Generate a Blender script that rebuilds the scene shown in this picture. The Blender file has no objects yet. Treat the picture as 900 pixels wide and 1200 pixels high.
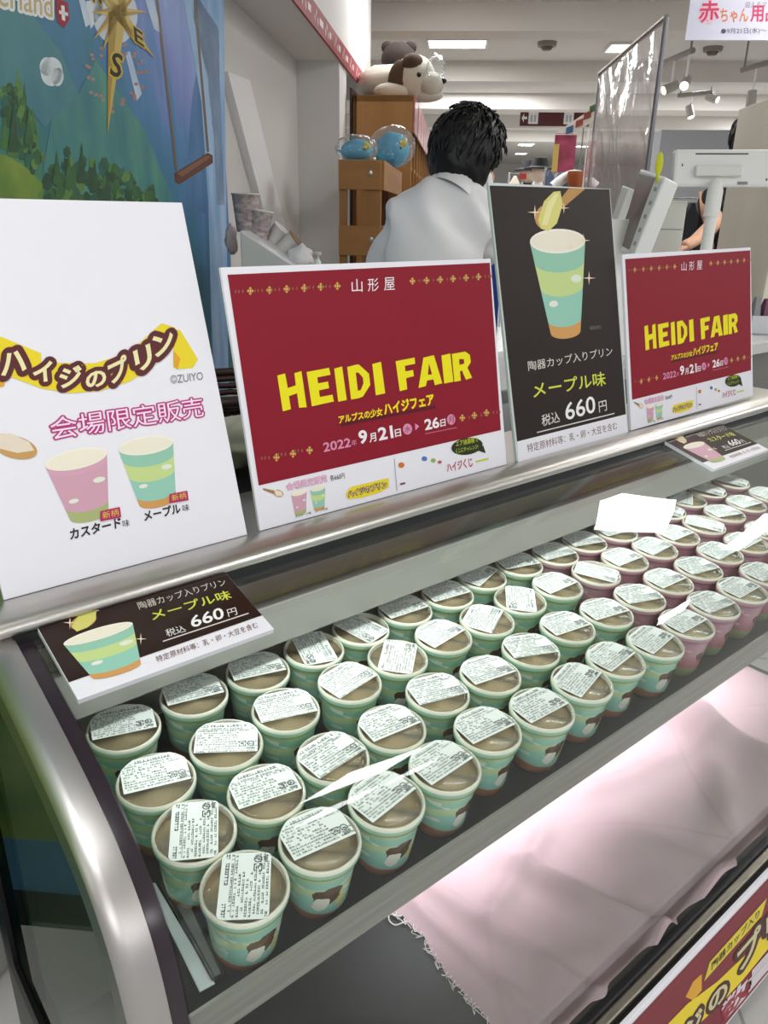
import bpy, bmesh, math, random
from mathutils import Vector, Matrix, noise
random.seed(7)
D2R = math.radians
scene = bpy.context.scene
COL = scene.collection
# ------------------------------------------------------------------ camera
CAM_H = 1.40
FPX = 906.9
PITCH, ROLL, YAW = D2R(21.13), D2R(1.01), D2R(40.14)
FWD = Vector((math.sin(YAW)*math.cos(PITCH), math.cos(YAW)*math.cos(PITCH), -math.sin(PITCH)))
_r = Vector((math.cos(YAW), -math.sin(YAW), 0)); _u = _r.cross(FWD)
RGT = math.cos(ROLL)*_r + math.sin(ROLL)*_u
UPV = -math.sin(ROLL)*_r + math.cos(ROLL)*_u
EYE = Vector((0, 0, CAM_H))
cam = bpy.data.cameras.new('camera'); camo = bpy.data.objects.new('camera', cam); COL.objects.link(camo)
camo.matrix_world = Matrix(((RGT.x, UPV.x, -FWD.x, EYE.x), (RGT.y, UPV.y, -FWD.y, EYE.y), (RGT.z, UPV.z, -FWD.z, EYE.z), (0, 0, 0, 1)))
cam.sensor_fit = 'VERTICAL'; cam.sensor_height = 36.0; cam.lens = FPX/1200*36.0; cam.clip_start = 0.02; cam.clip_end = 200
scene.camera = camo
# ------------------------------------------------------------------ light
scene.view_settings.view_transform = 'Standard'; scene.view_settings.look = 'None'
scene.view_settings.gamma = 1.0; scene.view_settings.use_curve_mapping = False
scene.view_settings.exposure = 0.03
scene.cycles.use_denoising = True
scene.cycles.max_bounces = 10; scene.cycles.transparent_max_bounces = 16
scene.cycles.caustics_reflective = False; scene.cycles.caustics_refractive = False
scene.cycles.sample_clamp_indirect = 6.0
world = bpy.data.worlds.new('world'); scene.world = world; world.use_nodes = True
world.node_tree.nodes['Background'].inputs[0].default_value = (0.93, 0.95, 1.0, 1)
world.node_tree.nodes['Background'].inputs[1].default_value = 0.62
S2 = math.sqrt(0.5)
def S(u, w, z):            # the shop's own axes (its walls and beams stand at 45 degrees to the counter)
    return Vector((S2*(u+w), S2*(w-u), z))
CEIL = 2.75
def area(name, loc, sx, sy, power, rot=(0, 0, 0), col=(1, 1, 1), spread=180):
    l = bpy.data.lights.new(name, 'AREA'); l.shape = 'RECTANGLE'; l.size = sx; l.size_y = sy; l.energy = power; l.color = col
    l.spread = D2R(spread)
    o = bpy.data.objects.new(name, l); COL.objects.link(o); o.location = loc; o.rotation_euler = rot
    return o
LAMPS_AND_FILL = [(1.65, 3.36, .55, .50, 20), (3.20, 3.10, .50, .60, 20), (2.75, 0.10, 1.2, .30, 24), (-0.09, 7.51, .47, .30, 26), (0.9, -2.4, 1.2, .30, 42), (3.4, -2.6, 1.2, .30, 50), (-1.9, -1.6, 1.2, .30, 30),
         (5.2, 5.0, 1.2, .60, 42), (2.9, 9.4, 1.2, .60, 60), (0.2, 9.9, 1.2, .6, 50), (4.5, 11.8, 1.2, .60, 80), (1.2, 13.6, 1.2, .60, 80), (6.5, 15.5, 1.2, .60, 80), (1.5, 17.5, 1.2, .6, 80), (4.2, -.70, 1.2, .25, 16), (5.9, -.60, 1.2, .25, 16), (-0.30, -0.10, .60, .60, 17), (-0.10, 5.00, .60, .60, 18), (5.5, 2.1, 1.2, .30, 34)]
for i, (u, w, su, sw, pw_) in enumerate(LAMPS_AND_FILL):
    area('ceiling_lamp_and_fill_light', S(u, w, CEIL-0.016), su, sw, pw_, (0, 0, D2R(-45)), (0.985, 0.985, 1.0))  # visible lamps plus unseen ones added to brighten signs, till, partition and wall
area('case_fill_light', (0.93, 0.668, .996), 1.5, 0.02, 1.5, (D2R(-32), 0, 0), (0.94, 1.0, 1.0))  # added fill light under the rail, brightens cup labels; no fitting there
area('case_deck_light', (1.13, 0.69, 0.785), 1.05, 0.03, 2.3, (0, 0, 0), (0.98, 0.96, 1.0), 68)
# ------------------------------------------------------------------ photo geometry helpers
def ray(px, py): return FWD + RGT*((px-450)/FPX) - UPV*((py-600)/FPX)
def hit(px, py, p0, n):
    d = ray(px, py); return EYE + d*((p0-EYE).dot(n)/d.dot(n))
GW = Vector((S2, S2, 0)); GU = Vector((S2, -S2, 0))
def uz(px, py, w):         # where the line of sight meets the shop depth w
    P = hit(px, py, GW*w, GW); return P.dot(GU), P.z
def at_z(px, py, z):
    P = hit(px, py, Vector((0, 0, z)), Vector((0, 0, 1))); return P.dot(GU), P.dot(GW)
def at_u(px, py, u):
    P = hit(px, py, GU*u, GU); return P.dot(GW), P.z
# ------------------------------------------------------------------ materials
def lin(c):
    return tuple((x/12.92 if x <= 0.04045 else ((x+0.055)/1.055)**2.4) for x in c)
def rgb(h):
    h = h.lstrip('#'); return lin(tuple(int(h[i:i+2], 16)/255 for i in (0, 2, 4)))
MATS = {}
def mat(name, hexcol='#ffffff', rough=0.5, metal=0.0, spec=0.5, emit=0, bump=0, bscale=200, vary=0, vscale=8, coat=0, stretch=None, dark=None):
    if name in MATS: return MATS[name]
    m = bpy.data.materials.new(name); m.use_nodes = True; nt = m.node_tree; b = nt.nodes['Principled BSDF']
    c = rgb(hexcol)
    b.inputs['Base Color'].default_value = (*c, 1); b.inputs['Roughness'].default_value = rough
    b.inputs['Metallic'].default_value = metal; b.inputs['Specular IOR Level'].default_value = spec
    b.inputs['Coat Weight'].default_value = coat; b.inputs['Coat Roughness'].default_value = 0.05
    if emit:
        b.inputs['Emission Color'].default_value = (*c, 1); b.inputs['Emission Strength'].default_value = emit
    if bump or vary:
        tc = nt.nodes.new('ShaderNodeTexCoord'); src = tc.outputs['Object']
        if stretch:
            mp = nt.nodes.new('ShaderNodeMapping'); mp.inputs['Scale'].default_value = stretch
            nt.links.new(src, mp.inputs[0]); src = mp.outputs[0]
    if bump:
        n = nt.nodes.new('ShaderNodeTexNoise'); n.inputs['Scale'].default_value = bscale; n.inputs['Detail'].default_value = 3
        nt.links.new(src, n.inputs['Vector'])
        bp = nt.nodes.new('ShaderNodeBump'); bp.inputs['Strength'].default_value = bump; bp.inputs['Distance'].default_value = 0.002
        nt.links.new(n.outputs[0], bp.inputs['Height']); nt.links.new(bp.outputs[0], b.inputs['Normal'])
    if vary:
        n = nt.nodes.new('ShaderNodeTexNoise'); n.inputs['Scale'].default_value = vscale; n.inputs['Detail'].default_value = 4
        nt.links.new(src, n.inputs['Vector'])
        r = nt.nodes.new('ShaderNodeValToRGB')
        d = rgb(dark) if dark else tuple(x*(1-vary) for x in c)
        r.color_ramp.elements[0].position = 0.3; r.color_ramp.elements[0].color = (*d, 1)
        r.color_ramp.elements[1].position = 0.7; r.color_ramp.elements[1].color = (*c, 1)
        nt.links.new(n.outputs[0], r.inputs[0]); nt.links.new(r.outputs[0], b.inputs['Base Color'])
    MATS[name] = m; return m
def glass_mat(name, tint='#fafcfb', refl=1.0, rough=0.0, bump=0, base=0.04, haze=0, bstr=.9):
    if name in MATS: return MATS[name]
    m = bpy.data.materials.new(name); m.use_nodes = True; nt = m.node_tree; nt.nodes.clear()
    out = nt.nodes.new('ShaderNodeOutputMaterial'); mix = nt.nodes.new('ShaderNodeMixShader')
    tr = nt.nodes.new('ShaderNodeBsdfTransparent'); tr.inputs[0].default_value = (*rgb(tint), 1)
    gl = nt.nodes.new('ShaderNodeBsdfGlossy'); gl.inputs['Roughness'].default_value = rough
    lw = nt.nodes.new('ShaderNodeLayerWeight'); lw.inputs[0].default_value = 0.5
    p = nt.nodes.new('ShaderNodeMath'); p.operation = 'POWER'; p.inputs[1].default_value = 5
    a = nt.nodes.new('ShaderNodeMath'); a.operation = 'MULTIPLY_ADD'; a.inputs[1].default_value = 0.96*refl; a.inputs[2].default_value = base*refl
    nt.links.new(lw.outputs['Facing'], p.inputs[0]); nt.links.new(p.outputs[0], a.inputs[0])
    if bump:
        tc = nt.nodes.new('ShaderNodeTexCoord'); n = nt.nodes.new('ShaderNodeTexNoise'); n.inputs['Scale'].default_value = bump; n.inputs['Detail'].default_value = 3
        n.inputs['Distortion'].default_value = 1.5
        bp = nt.nodes.new('ShaderNodeBump'); bp.inputs['Strength'].default_value = bstr; bp.inputs['Distance'].default_value = 0.02
        nt.links.new(tc.outputs['Object'], n.inputs['Vector']); nt.links.new(n.outputs[0], bp.inputs['Height'])
        nt.links.new(bp.outputs[0], gl.inputs['Normal']); nt.links.new(bp.outputs[0], lw.inputs['Normal'])
    nt.links.new(a.outputs[0], mix.inputs[0]); nt.links.new(tr.outputs[0], mix.inputs[1]); nt.links.new(gl.outputs[0], mix.inputs[2])
    if haze:
        df = nt.nodes.new('ShaderNodeBsdfTranslucent'); df.inputs[0].default_value = (.9, .9, .92, 1); d2 = nt.nodes.new('ShaderNodeBsdfDiffuse'); d2.inputs[0].default_value = (.9, .9, .92, 1)
        m1 = nt.nodes.new('ShaderNodeMixShader'); nt.links.new(df.outputs[0], m1.inputs[1]); nt.links.new(d2.outputs[0], m1.inputs[2])
        m2 = nt.nodes.new('ShaderNodeMixShader'); m2.inputs[0].default_value = haze; nt.links.new(mix.outputs[0], m2.inputs[1]); nt.links.new(m1.outputs[0], m2.inputs[2]); mix = m2
    nt.links.new(mix.outputs[0], out.inputs[0]); MATS[name] = m; return m
# ------------------------------------------------------------------ objects
def tag(o, label, cat, group=None, kind=None):
    o['label'] = label; o['category'] = cat
    if group: o['group'] = group
    if kind: o['kind'] = kind
    return o
def thing(name, label, cat, loc=(0, 0, 0), group=None, mx=None):
    o = bpy.data.objects.new(name, None); o.empty_display_size = 0.05; COL.objects.link(o)
    o.matrix_world = mx if mx else Matrix.Translation(loc)
    return tag(o, label, cat, group)
class MB:
    """collects shapes in world axes (or through frame f) and links them as one mesh object"""
    def __init__(s, f=None): s.v = []; s.f = []; s.m = []; s.fr = f
    def P(s, p): return s.fr(*p) if s.fr else Vector(p)
    def add(s, vs, fs, mi=0):
        o = len(s.v); s.v += [s.P(p) for p in vs]; s.f += [tuple(i+o for i in q) for q in fs]; s.m += [mi]*len(fs); return s
    def box(s, a, b, mi=0):
        (x0, y0, z0), (x1, y1, z1) = a, b
        return s.add([(x0,y0,z0),(x1,y0,z0),(x1,y1,z0),(x0,y1,z0),(x0,y0,z1),(x1,y0,z1),(x1,y1,z1),(x0,y1,z1)],
                     [(0,3,2,1),(4,5,6,7),(0,1,5,4),(1,2,6,5),(2,3,7,6),(3,0,4,7)], mi)
    def hexa(s, bot, top, mi=0):
        n = len(bot)
        return s.add(list(bot)+list(top), [tuple(range(n))[::-1], tuple(range(n, 2*n))]+[(i, (i+1) % n, n+(i+1) % n, n+i) for i in range(n)], mi)
    def prism(s, prof, x0, x1, mi=0, ax=0):      # profile in the two other axes, swept along ax
        def q(t, p): return {0: (t, p[0], p[1]), 1: (p[0], t, p[1]), 2: (p[0], p[1], t)}[ax]
        return s.hexa([q(x0, p) for p in prof], [q(x1, p) for p in prof], mi)
    def sheet(s, prof, x0, x1, th, mi=0, nx=1):  # open profile with thickness
        n = len(prof); off = []
        for i in range(n):
            a = prof[max(0, i-1)]; b = prof[min(n-1, i+1)]; t = Vector((b[0]-a[0], b[1]-a[1])).normalized(); nn = (t.y, -t.x)
            off.append((prof[i][0]+nn[0]*th, prof[i][1]+nn[1]*th))
        return s.prism(list(prof)+off[::-1], x0, x1, mi)
    def tube(s, path, r, n=10, mi=0, closed=False):
        pts = [s.P(p) for p in path]; rs = r if isinstance(r, (list, tuple)) else [r]*len(pts); o = len(s.v); N = len(pts)
        up = None
        for i, p in enumerate(pts):
            if closed: t = (pts[(i+1) % N]-pts[i-1])
            else: t = pts[min(N-1, i+1)]-pts[max(0, i-1)]
            t.normalize()
            if up is None: up = t.orthogonal().normalized()
            up = (up-t*up.dot(t)); up = up.normalized() if up.length > 1e-6 else t.orthogonal().normalized()
            sd = t.cross(up)
            for k in range(n):
                a = 2*math.pi*k/n; s.v.append(p+rs[i]*(math.cos(a)*up+math.sin(a)*sd))
        L = N if closed else N-1
        for i in range(L):
            for k in range(n):
                a, b = o+i*n, o+((i+1) % N)*n; s.f.append((a+k, a+(k+1) % n, b+(k+1) % n, b+k)); s.m.append(mi)
        if not closed:
            s.f.append(tuple(o+k for k in range(n))[::-1]); s.f.append(tuple(o+(N-1)*n+k for k in range(n))); s.m += [mi, mi]
        return s
    def lathe(s, prof, c=(0, 0, 0), n=40, mi=0, axis=Vector((0, 0, 1)), mids=None):
        q = Vector((0, 0, 1)).rotation_difference(axis); o = len(s.v); c = Vector(c)
        for (r, z) in prof:
            for k in range(n):
                a = 2*math.pi*k/n; v = q @ Vector((r*math.cos(a), r*math.sin(a), z))+c; s.v.append(s.P(tuple(v)))
        for i in range(len(prof)-1):
            for k in range(n):
                s.f.append((o+i*n+k, o+i*n+(k+1) % n, o+(i+1)*n+(k+1) % n, o+(i+1)*n+k)); s.m.append(mids[i] if mids else mi)
        if prof[0][0] > 1e-6: s.f.append(tuple(o+k for k in range(n))[::-1]); s.m.append(mids[0] if mids else mi)
        if prof[-1][0] > 1e-6: s.f.append(tuple(o+(len(prof)-1)*n+k for k in range(n))); s.m.append(mids[-1] if mids else mi)
        return s
    def ball(s, c, r, n=20, mi=0, nz=0, ns=4, seed=0, rot=None):   # ellipsoid, optionally lumpy
        if not isinstance(r, (tuple, list)): r = (r, r, r)
        o = len(s.v); m = n//2; c = Vector(c)
        for i in range(m+1):
            th = math.pi*i/m
            for k in range(n):
                a = 2*math.pi*k/n; d = Vector((math.sin(th)*math.cos(a), math.sin(th)*math.sin(a), math.cos(th)))
                f = 1+nz*noise.noise(d*ns+Vector((seed, seed*2, 0)))
                p = Vector((d.x*r[0]*f, d.y*r[1]*f, d.z*r[2]*f))
                if rot: p = rot @ p
                s.v.append(s.P(tuple(p+c)))
        for i in range(m):
            for k in range(n):
                s.f.append((o+i*n+k, o+(i+1)*n+k, o+(i+1)*n+(k+1) % n, o+i*n+(k+1) % n)); s.m.append(mi)
        return s
    def build(s, name, mats, parent=None, smooth=False, bevel=0, local=False):
        me = bpy.data.meshes.new(name)
        vs = s.v
        if parent is not None and not local:
            inv = parent['_mi'] if False else WM(parent).inverted(); vs = [inv @ v for v in s.v]
        me.from_pydata([tuple(v) for v in vs], [], s.f)
        if not isinstance(mats, (list, tuple)): mats = [mats]
        for m in mats: me.materials.append(m)
        me.polygons.foreach_set('material_index', s.m)
        bm = bmesh.new(); bm.from_mesh(me); bmesh.ops.remove_doubles(bm, verts=bm.verts, dist=1e-6); bmesh.ops.recalc_face_normals(bm, faces=bm.faces)
        if bevel:
            es = [e for e in bm.edges if len(e.link_faces) == 2 and e.calc_face_angle(0) > 0.6]
            bmesh.ops.bevel(bm, geom=es, offset=bevel, segments=2, profile=0.5, affect='EDGES', clamp_overlap=True)
        bm.to_mesh(me); bm.free()
        if smooth:
            me.polygons.foreach_set('use_smooth', [True]*len(me.polygons))
            if smooth != 'all': me.set_sharp_from_angle(angle=D2R(40))
        o = bpy.data.objects.new(name, me); COL.objects.link(o)
        if parent is not None: o.parent = parent
        return o
def WM(o):
    m = o.matrix_basis.copy(); p = o.parent
    while p: m = p.matrix_basis @ m; p = p.parent
    return m
def struct(o): o['kind'] = 'structure'; return o
def copy_tree(o, parent=None):
    c = o.copy(); COL.objects.link(c)
    if parent: c.parent = parent
    for ch in list(o.children): copy_tree(ch, c)
    return c
def crom(pts, k=6):
    out = []
    n = len(pts)
    for i in range(n-1):
        p0, p1, p2, p3 = [Vector(pts[min(max(j, 0), n-1)]) for j in (i-1, i, i+1, i+2)]
        for t in range(k):
            t /= k
            out.append(tuple(0.5*((2*p1)+(p2-p0)*t+(2*p0-5*p1+4*p2-p3)*t*t+(3*p1-p0-3*p2+p3)*t**3)))
    out.append(tuple(pts[-1])); return out
def skin(joints, bones, radii, sub=2, root=0):
    me = bpy.data.meshes.new('t'); me.from_pydata([tuple(j) for j in joints], bones, [])
    o = bpy.data.objects.new('t', me); COL.objects.link(o)
    o.modifiers.new('s', 'SKIN'); md = o.modifiers.new('u', 'SUBSURF'); md.levels = sub; md.render_levels = sub
    for i, v in enumerate(me.skin_vertices[0].data):
        r = radii[i]; v.radius = r if isinstance(r, tuple) else (r, r); v.use_root = (i == root)
    dg = bpy.context.evaluated_depsgraph_get(); dg.update()
    m2 = bpy.data.meshes.new_from_object(o.evaluated_get(dg)); bpy.data.objects.remove(o)
    m2.polygons.foreach_set('use_smooth', [True]*len(m2.polygons))
    return m2
def link_mesh(name, me, m, parent):
    me.materials.clear(); me.materials.append(m); o = bpy.data.objects.new(name, me); me.name = name; COL.objects.link(o); o.parent = parent; return o
# ------------------------------------------------------------------ flat printed artwork on a board
_txt = {}
def text_mesh(s, bold=0.0, outline=0.0, res=3):
    k = (s, bold, outline)
    if k in _txt: return _txt[k]
    cu = bpy.data.curves.new('t', 'FONT'); cu.body = s; cu.size = 1; cu.resolution_u = res; cu.offset = bold
    if outline: cu.bevel_depth = outline; cu.bevel_resolution = 1
    o = bpy.data.objects.new('t', cu); COL.objects.link(o)
    me = bpy.data.meshes.new_from_object(o); bpy.data.objects.remove(o)
    v = [(p.co.x, p.co.y) for p in me.vertices]; f = [tuple(p.vertices) for p in me.polygons]
    if outline:    # keep only the upward half so the ink stays a flat film
        zz = [p.co.z for p in me.vertices]; f = [q for q in f if sum(zz[i] for i in q)/len(q) >= -1e-5]
    bpy.data.meshes.remove(me)
    if not v: v = [(0, 0), (1, 0), (0, 1)]; f = []
    _txt[k] = (v, f); return _txt[k]
class Art:
    def __init__(s, mx): s.mx = mx; s.inv = mx.inverted(); s.parts = {}
    def px(s, x, y):
        O = s.mx.translation; N = s.mx.to_3x3() @ Vector((0, 0, 1)); P = s.inv @ hit(x, y, O, N); return (P.x, P.y)
    def raw(s, part, vs, fs, m, layer, dz=0):
        d = s.parts.setdefault(part, ([], [], [], []))
        if m not in d[3]: d[3].append(m)
        o = len(d[0]); z = 0.0004+layer*0.00018+dz
        d[0].extend((x, y, z) for x, y in vs); d[1].extend(tuple(i+o for i in f) for f in fs); d[2].extend([d[3].index(m)]*len(fs))
    def poly(s, part, pts, m, layer=0, px=True):
        if px: pts = [s.px(*p) for p in pts]
        s.raw(part, pts, [tuple(range(len(pts)))], m, layer)
    def ell(s, part, c, a, b, m, layer=0, rot=0, px=True, n=28):   # axes in pixels or board metres
        pts = [(c[0]+a*math.cos(t)*math.cos(rot)-b*math.sin(t)*math.sin(rot), c[1]+a*math.cos(t)*math.sin(rot)+b*math.sin(t)*math.cos(rot)) for t in [2*math.pi*k/n for k in range(n)]]
        s.poly(part, pts, m, layer, px)
    def text(s, part, st, bl, br, tl, m, layer=0, bold=0.0, outline=0.0, px=True, edge=None):
        if px: bl, br, tl = s.px(*bl), s.px(*br), s.px(*tl)
        v0, _ = text_mesh(st, bold)
        xs = [p[0] for p in v0]; ys = [p[1] for p in v0]; x0, y0 = min(xs), min(ys); w = max(xs)-x0; h = max(ys)-y0
        def go(v, f, mm, ly, dz=0):
            pts = [(bl[0]+(br[0]-bl[0])*(x-x0)/w+(tl[0]-bl[0])*(y-y0)/h, bl[1]+(br[1]-bl[1])*(x-x0)/w+(tl[1]-bl[1])*(y-y0)/h) for x, y in v]
            s.raw(part, pts, f, mm, ly, dz)
        if edge:
            v, f = text_mesh(st, 0.0); em = edge[1]
            for (rr, nn) in (((1.0, 16), (.55, 8)) if em < .1 else ((1.0, 36), (.6, 14))):
                for kk in range(nn):
                    t = 2*math.pi*kk/nn; go([(x+em*rr*math.cos(t), y+em*rr*math.sin(t)) for x, y in v], f, edge[0], layer, kk*3e-6+(36*3e-6 if rr < 1 else 0))
            layer += 1
        v, f = text_mesh(st, bold); go(v, f, m, layer)
    def flush(s, parent):
        out = []
        for name, (vs, fs, mi, ms) in s.parts.items():
            me = bpy.data.meshes.new(name); me.from_pydata(vs, [], fs)
            for m in ms: me.materials.append(m)
            me.polygons.foreach_set('material_index', mi)
            o = bpy.data.objects.new(name, me); COL.objects.link(o); o.parent = parent; out.append(o)
        return out
def frame_mx(O, U, V):
    U = U.normalized(); N = U.cross(V).normalized(); V = N.cross(U)
    return Matrix(((U.x, V.x, N.x, O.x), (U.y, V.y, N.y, O.y), (U.z, V.z, N.z, O.z), (0, 0, 0, 1)))
INK = lambda h, r=0.5, c=0.0: mat('ink_'+h.strip('#')+('_gloss' if c else ''), h, rough=r, coat=c, spec=0.25)
# ================================================================== the shop shell
def tile_mat(name, c1, c2, sx, rough):
    m = bpy.data.materials.new(name); m.use_nodes = True; nt = m.node_tree; b = nt.nodes['Principled BSDF']
    tc = nt.nodes.new('ShaderNodeTexCoord'); mp = nt.nodes.new('ShaderNodeMapping'); mp.inputs['Rotation'].default_value = (0, 0, D2R(45))
    br = nt.nodes.new('ShaderNodeTexBrick'); br.offset = 0; br.inputs['Scale'].default_value = 1/sx; br.inputs['Row Height'].default_value = 1; br.inputs['Brick Width'].default_value = 1
    br.inputs['Color1'].default_value = (*rgb(c1), 1); br.inputs['Color2'].default_value = (*rgb(c2), 1); br.inputs['Mortar'].default_value = (*[x*0.6 for x in rgb(c1)], 1)
    br.inputs['Mortar Size'].default_value = 0.006
    nt.links.new(tc.outputs['Object'], mp.inputs[0]); nt.links.new(mp.outputs[0], br.inputs['Vector']); nt.links.new(br.outputs[0], b.inputs['Base Color'])
    b.inputs['Roughness'].default_value = rough; return m
white_wall = mat('white_paint', '#dcdad6', 0.7, bump=0.05, bscale=300)
ceil_mat = mat('ceiling_paint', '#d9d5ce', 0.8)
UMIN, UMAX, WMIN, WMAX = -7, 22, -6, 24
struct(MB(S).box((UMIN, WMIN, -0.05), (UMAX, WMAX, 0)).build('floor', tile_mat('floor_tile', '#bdbcb8', '#c4c3bf', 0.6, 0.35)))
struct(MB(S).box((UMIN, WMIN, CEIL), (UMAX, WMAX, CEIL+0.1)).build('ceiling', ceil_mat))
struct(MB(S).box((UMIN, WMAX, 0), (UMAX, WMAX+0.1, CEIL)).build('wall_far', mat('far_paint', '#cfccc6', 0.8)))
for i, w in enumerate((6.20, 8.37, 10.45, 12.6, 14.8)):
    struct(MB(S).box((-4, w, CEIL-0.17), (UMAX, w+0.28, CEIL)).build('trim_%d' % (i+1), ceil_mat))
# alcove wall, corner and soffit on the left
UL, WC = -0.80, 4.2
zs = uz(347, 71, WC)[1]; ub = uz(397.5, 67, WC)[0]; ul = uz(347, 71, WC)[0]
struct(MB(S).box((ul-0.1, 1.0, 0), (ul, WC+0.1, CEIL)).build('wall_left', white_wall))
struct(MB(S).box((ul, WC, 0), (ub, WC+0.25, zs)).build('wall_corner', white_wall))
wE, zE = at_u(434, 103, ub)
struct(MB(S).box((ul, 1.6, zs), (ub, wE, CEIL)).build('trim_soffit', white_wall))
# slanting plain white strip set on the left wall
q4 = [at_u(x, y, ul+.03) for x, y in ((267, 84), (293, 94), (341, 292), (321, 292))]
struct(MB(S).hexa([(ul, w, z) for w, z in q4], [(ul+.03, w, z) for w, z in q4]).build('trim_slant_strip', mat('slant_strip_white', '#f1f1f1', .6)))
# ================================================================== the refrigerated case
X0, X1 = 0.157, 1.72
steel = mat('brushed_steel', '#c9c6c1', 0.30, 1.0, bump=0.06, bscale=90, stretch=(1, 40, 40))
steel_dark = mat('dull_steel', '#a5a29d', 0.38, 1.0, bump=0.05, bscale=90, stretch=(1, 40, 40))
rubber = mat('black_rubber', '#141317', 0.42)
plum = mat('glossy_dark_gasket', '#2a2028', 0.25)
blackp = mat('black_panel', '#18181a', 0.35)
case = thing('refrigerated_display_case', 'stainless steel chilled counter case with curved glass front, full of pudding cups', 'display case', (0.93, 0.68, 0))
def bez(t):
    P = [Vector(p) for p in ((.72, 1.024), (.3281, .9223), (.4423, .9384), (.362, .415))]
    return tuple((1-t)**3*P[0]+3*(1-t)**2*t*P[1]+3*(1-t)*t*t*P[2]+t**3*P[3])
GP = [bz for bz in (bez(k/64) for k in range(65))]
clear = glass_mat('case_glass', '#fafdfc', 1.0, base=0.03)
g = MB().sheet(GP, X0, X1-0.03, 0.005).build('front_glass', clear, case, smooth=True)
def zt(y): return 0.7865+(y-0.465)*math.tan(D2R(5.42))
railp = crom([(.702, 1.026), (.694, 1.032), (.697, 1.041), (.708, 1.046), (.724, 1.0495), (.76, 1.050)], 4)
MB().prism([(.86, 1.050), (.86, 1.03), (.74, 1.026)]+railp, 0.112, X1+0.02).build('top_rail', steel, case, smooth=True)
MB().box((X0-0.016, .696, 1.008), (X1, .735, 1.034)).build('glass_seal', rubber, case)
# arched end frames and their gaskets
def arch(xa, xb, out, inn, m, name, bev):
    n = len(GP); o = []; i2 = []
    for k in range(n):
        a = GP[max(0, k-1)]; b = GP[min(n-1, k+1)]; t = Vector((b[0]-a[0], b[1]-a[1])).normalized(); nn = Vector((t.y, -t.x))
        if nn.y < -0.2 or (nn.x > 0.2): nn = -nn
        o.append((GP[k][0]+nn.x*out, GP[k][1]+nn.y*out)); i2.append((GP[k][0]-nn.x*inn, GP[k][1]-nn.y*inn))
    mb = MB()
    cs = [(xa, -inn), (xa, out*0.2), (xa+bev*0.3, out*0.75), (xa+bev, out), (xb, out), (xb, -inn)]
    vs = []
    for k in range(n):
        d = Vector((o[k][0]-i2[k][0], o[k][1]-i2[k][1])).normalized()
        sc = 1-.45*max(0, k/n-.4)/.6
        for (x, h) in cs: h = h*sc if h < 0 else h; vs.append((x, GP[k][0]+d.x*h, GP[k][1]+d.y*h))
    c = len(cs); fs = [(k*c+j, k*c+(j+1) % c, (k+1)*c+(j+1) % c, (k+1)*c+j) for k in range(n-1) for j in range(c)]
    fs += [tuple(range(c)), tuple((n-1)*c+j for j in range(c))[::-1]]
    return mb.add(vs, fs).build(name, m, case, smooth=True)
arch(0.113, 0.1425, 0.007, 0.028, mat('arch_steel', '#b4b0ae', 0.36, 1.0, bump=0.05, bscale=90, stretch=(1, 40, 40)), 'end_frame', 0.013)
arch(0.1425, X0, 0.001, 0.02, plum, 'frame_gasket', 0.002)
arch(X1-0.03, X1, 0.004, 0.02, steel, 'end_frame', 0.01)
# end glass (left) and end panel (right)
endp = [(p[0]+0.012, p[1]-0.02) for p in GP[4:-2]]+[(0.37, 0.43), (0.95, 0.43), (0.95, 1.0), (.72, 1.005)]
MB().prism(endp, 0.118, 0.124).build('end_glass', glass_mat('end_glass', '#dcebe3', .8), case)
MB().prism(endp, X1-0.012, X1-0.006).build('end_glass', clear, case)
tr = MB()
tr.hexa([(X0+.004, .425, zt(.425)-.014), (X1-.03, .425, zt(.425)-.014), (X1-.03, .79, zt(.79)-.014), (X0+.004, .79, zt(.79)-.014)],
        [(X0+.004, .425, zt(.425)-.001), (X1-.03, .425, zt(.425)-.001), (X1-.03, .79, zt(.79)-.001), (X0+.004, .79, zt(.79)-.001)])
tr.build('shelf', mat('black_tray', '#0b0b0c', 0.6, spec=.3), case)
MB().box((X0, .4215, .762), (X1-.03, .4245, .8015)).box((X0, .4245, .762), (X1-.03, .445, .765)).build('shelf_lip', mat('lip_steel', '#aaa59e', 0.42, 0.55, bump=0.08, bscale=60, stretch=(1, 30, 30), vary=0.25, vscale=5), case)
MB().box((X0+.002, .700, .913), (X1-.03, .716, .969)).build('rear_steel_rail', mat('satin_steel', '#a3a09b', 0.35, 0.55, bump=0.04, bscale=90, stretch=(1, 40, 40)), case, bevel=0.002)
MB().box((X0-.03, .80, .41), (X1, .82, 1.03)).build('inner_back', mat('bronze_back', '#8b8279', 0.3, 0.3), case)
MB().box((0.118, .345, .0), (X1, 1.02, .40)).build('body', mat('body_steel', '#6d6b69', 0.4, 0.8), case, bevel=0.004)
MB().box((0.118, .82, .40), (X1, 1.02, 1.045)).build('rear_body', blackp, case)
MB().box((0.124, .372, .40), (X1-.012, .80, .407)).build('deck', mat('deck_steel', '#252527', 0.5, 0.2), case)
MB().box((0.124, .352, .40), (X1, .372, .428)).build('lower_seal', rubber, case, bevel=0.003)
MB().box((0.113, .338, .385), (X1, .352, .424)).build('front_rail', mat('warm_steel', '#a19b90', 0.4, 0.9), case, bevel=0.003)
MB().box((0.113, .330, .36), (X1, .338, .412)).build('bumper', rubber, case)
MB().box((0.112, .352, .385), (0.1425, .95, .43)).build('end_sill', rubber, case)
MB().box((0.112, .90, .43), (0.1425, .95, 1.02)).build('end_post', rubber, case)
# under-shelf lamp housing
MB().box((X0+.03, .445, .754), (X1-.05, .47, .762)).build('lamp_housing', steel, case)
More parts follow.
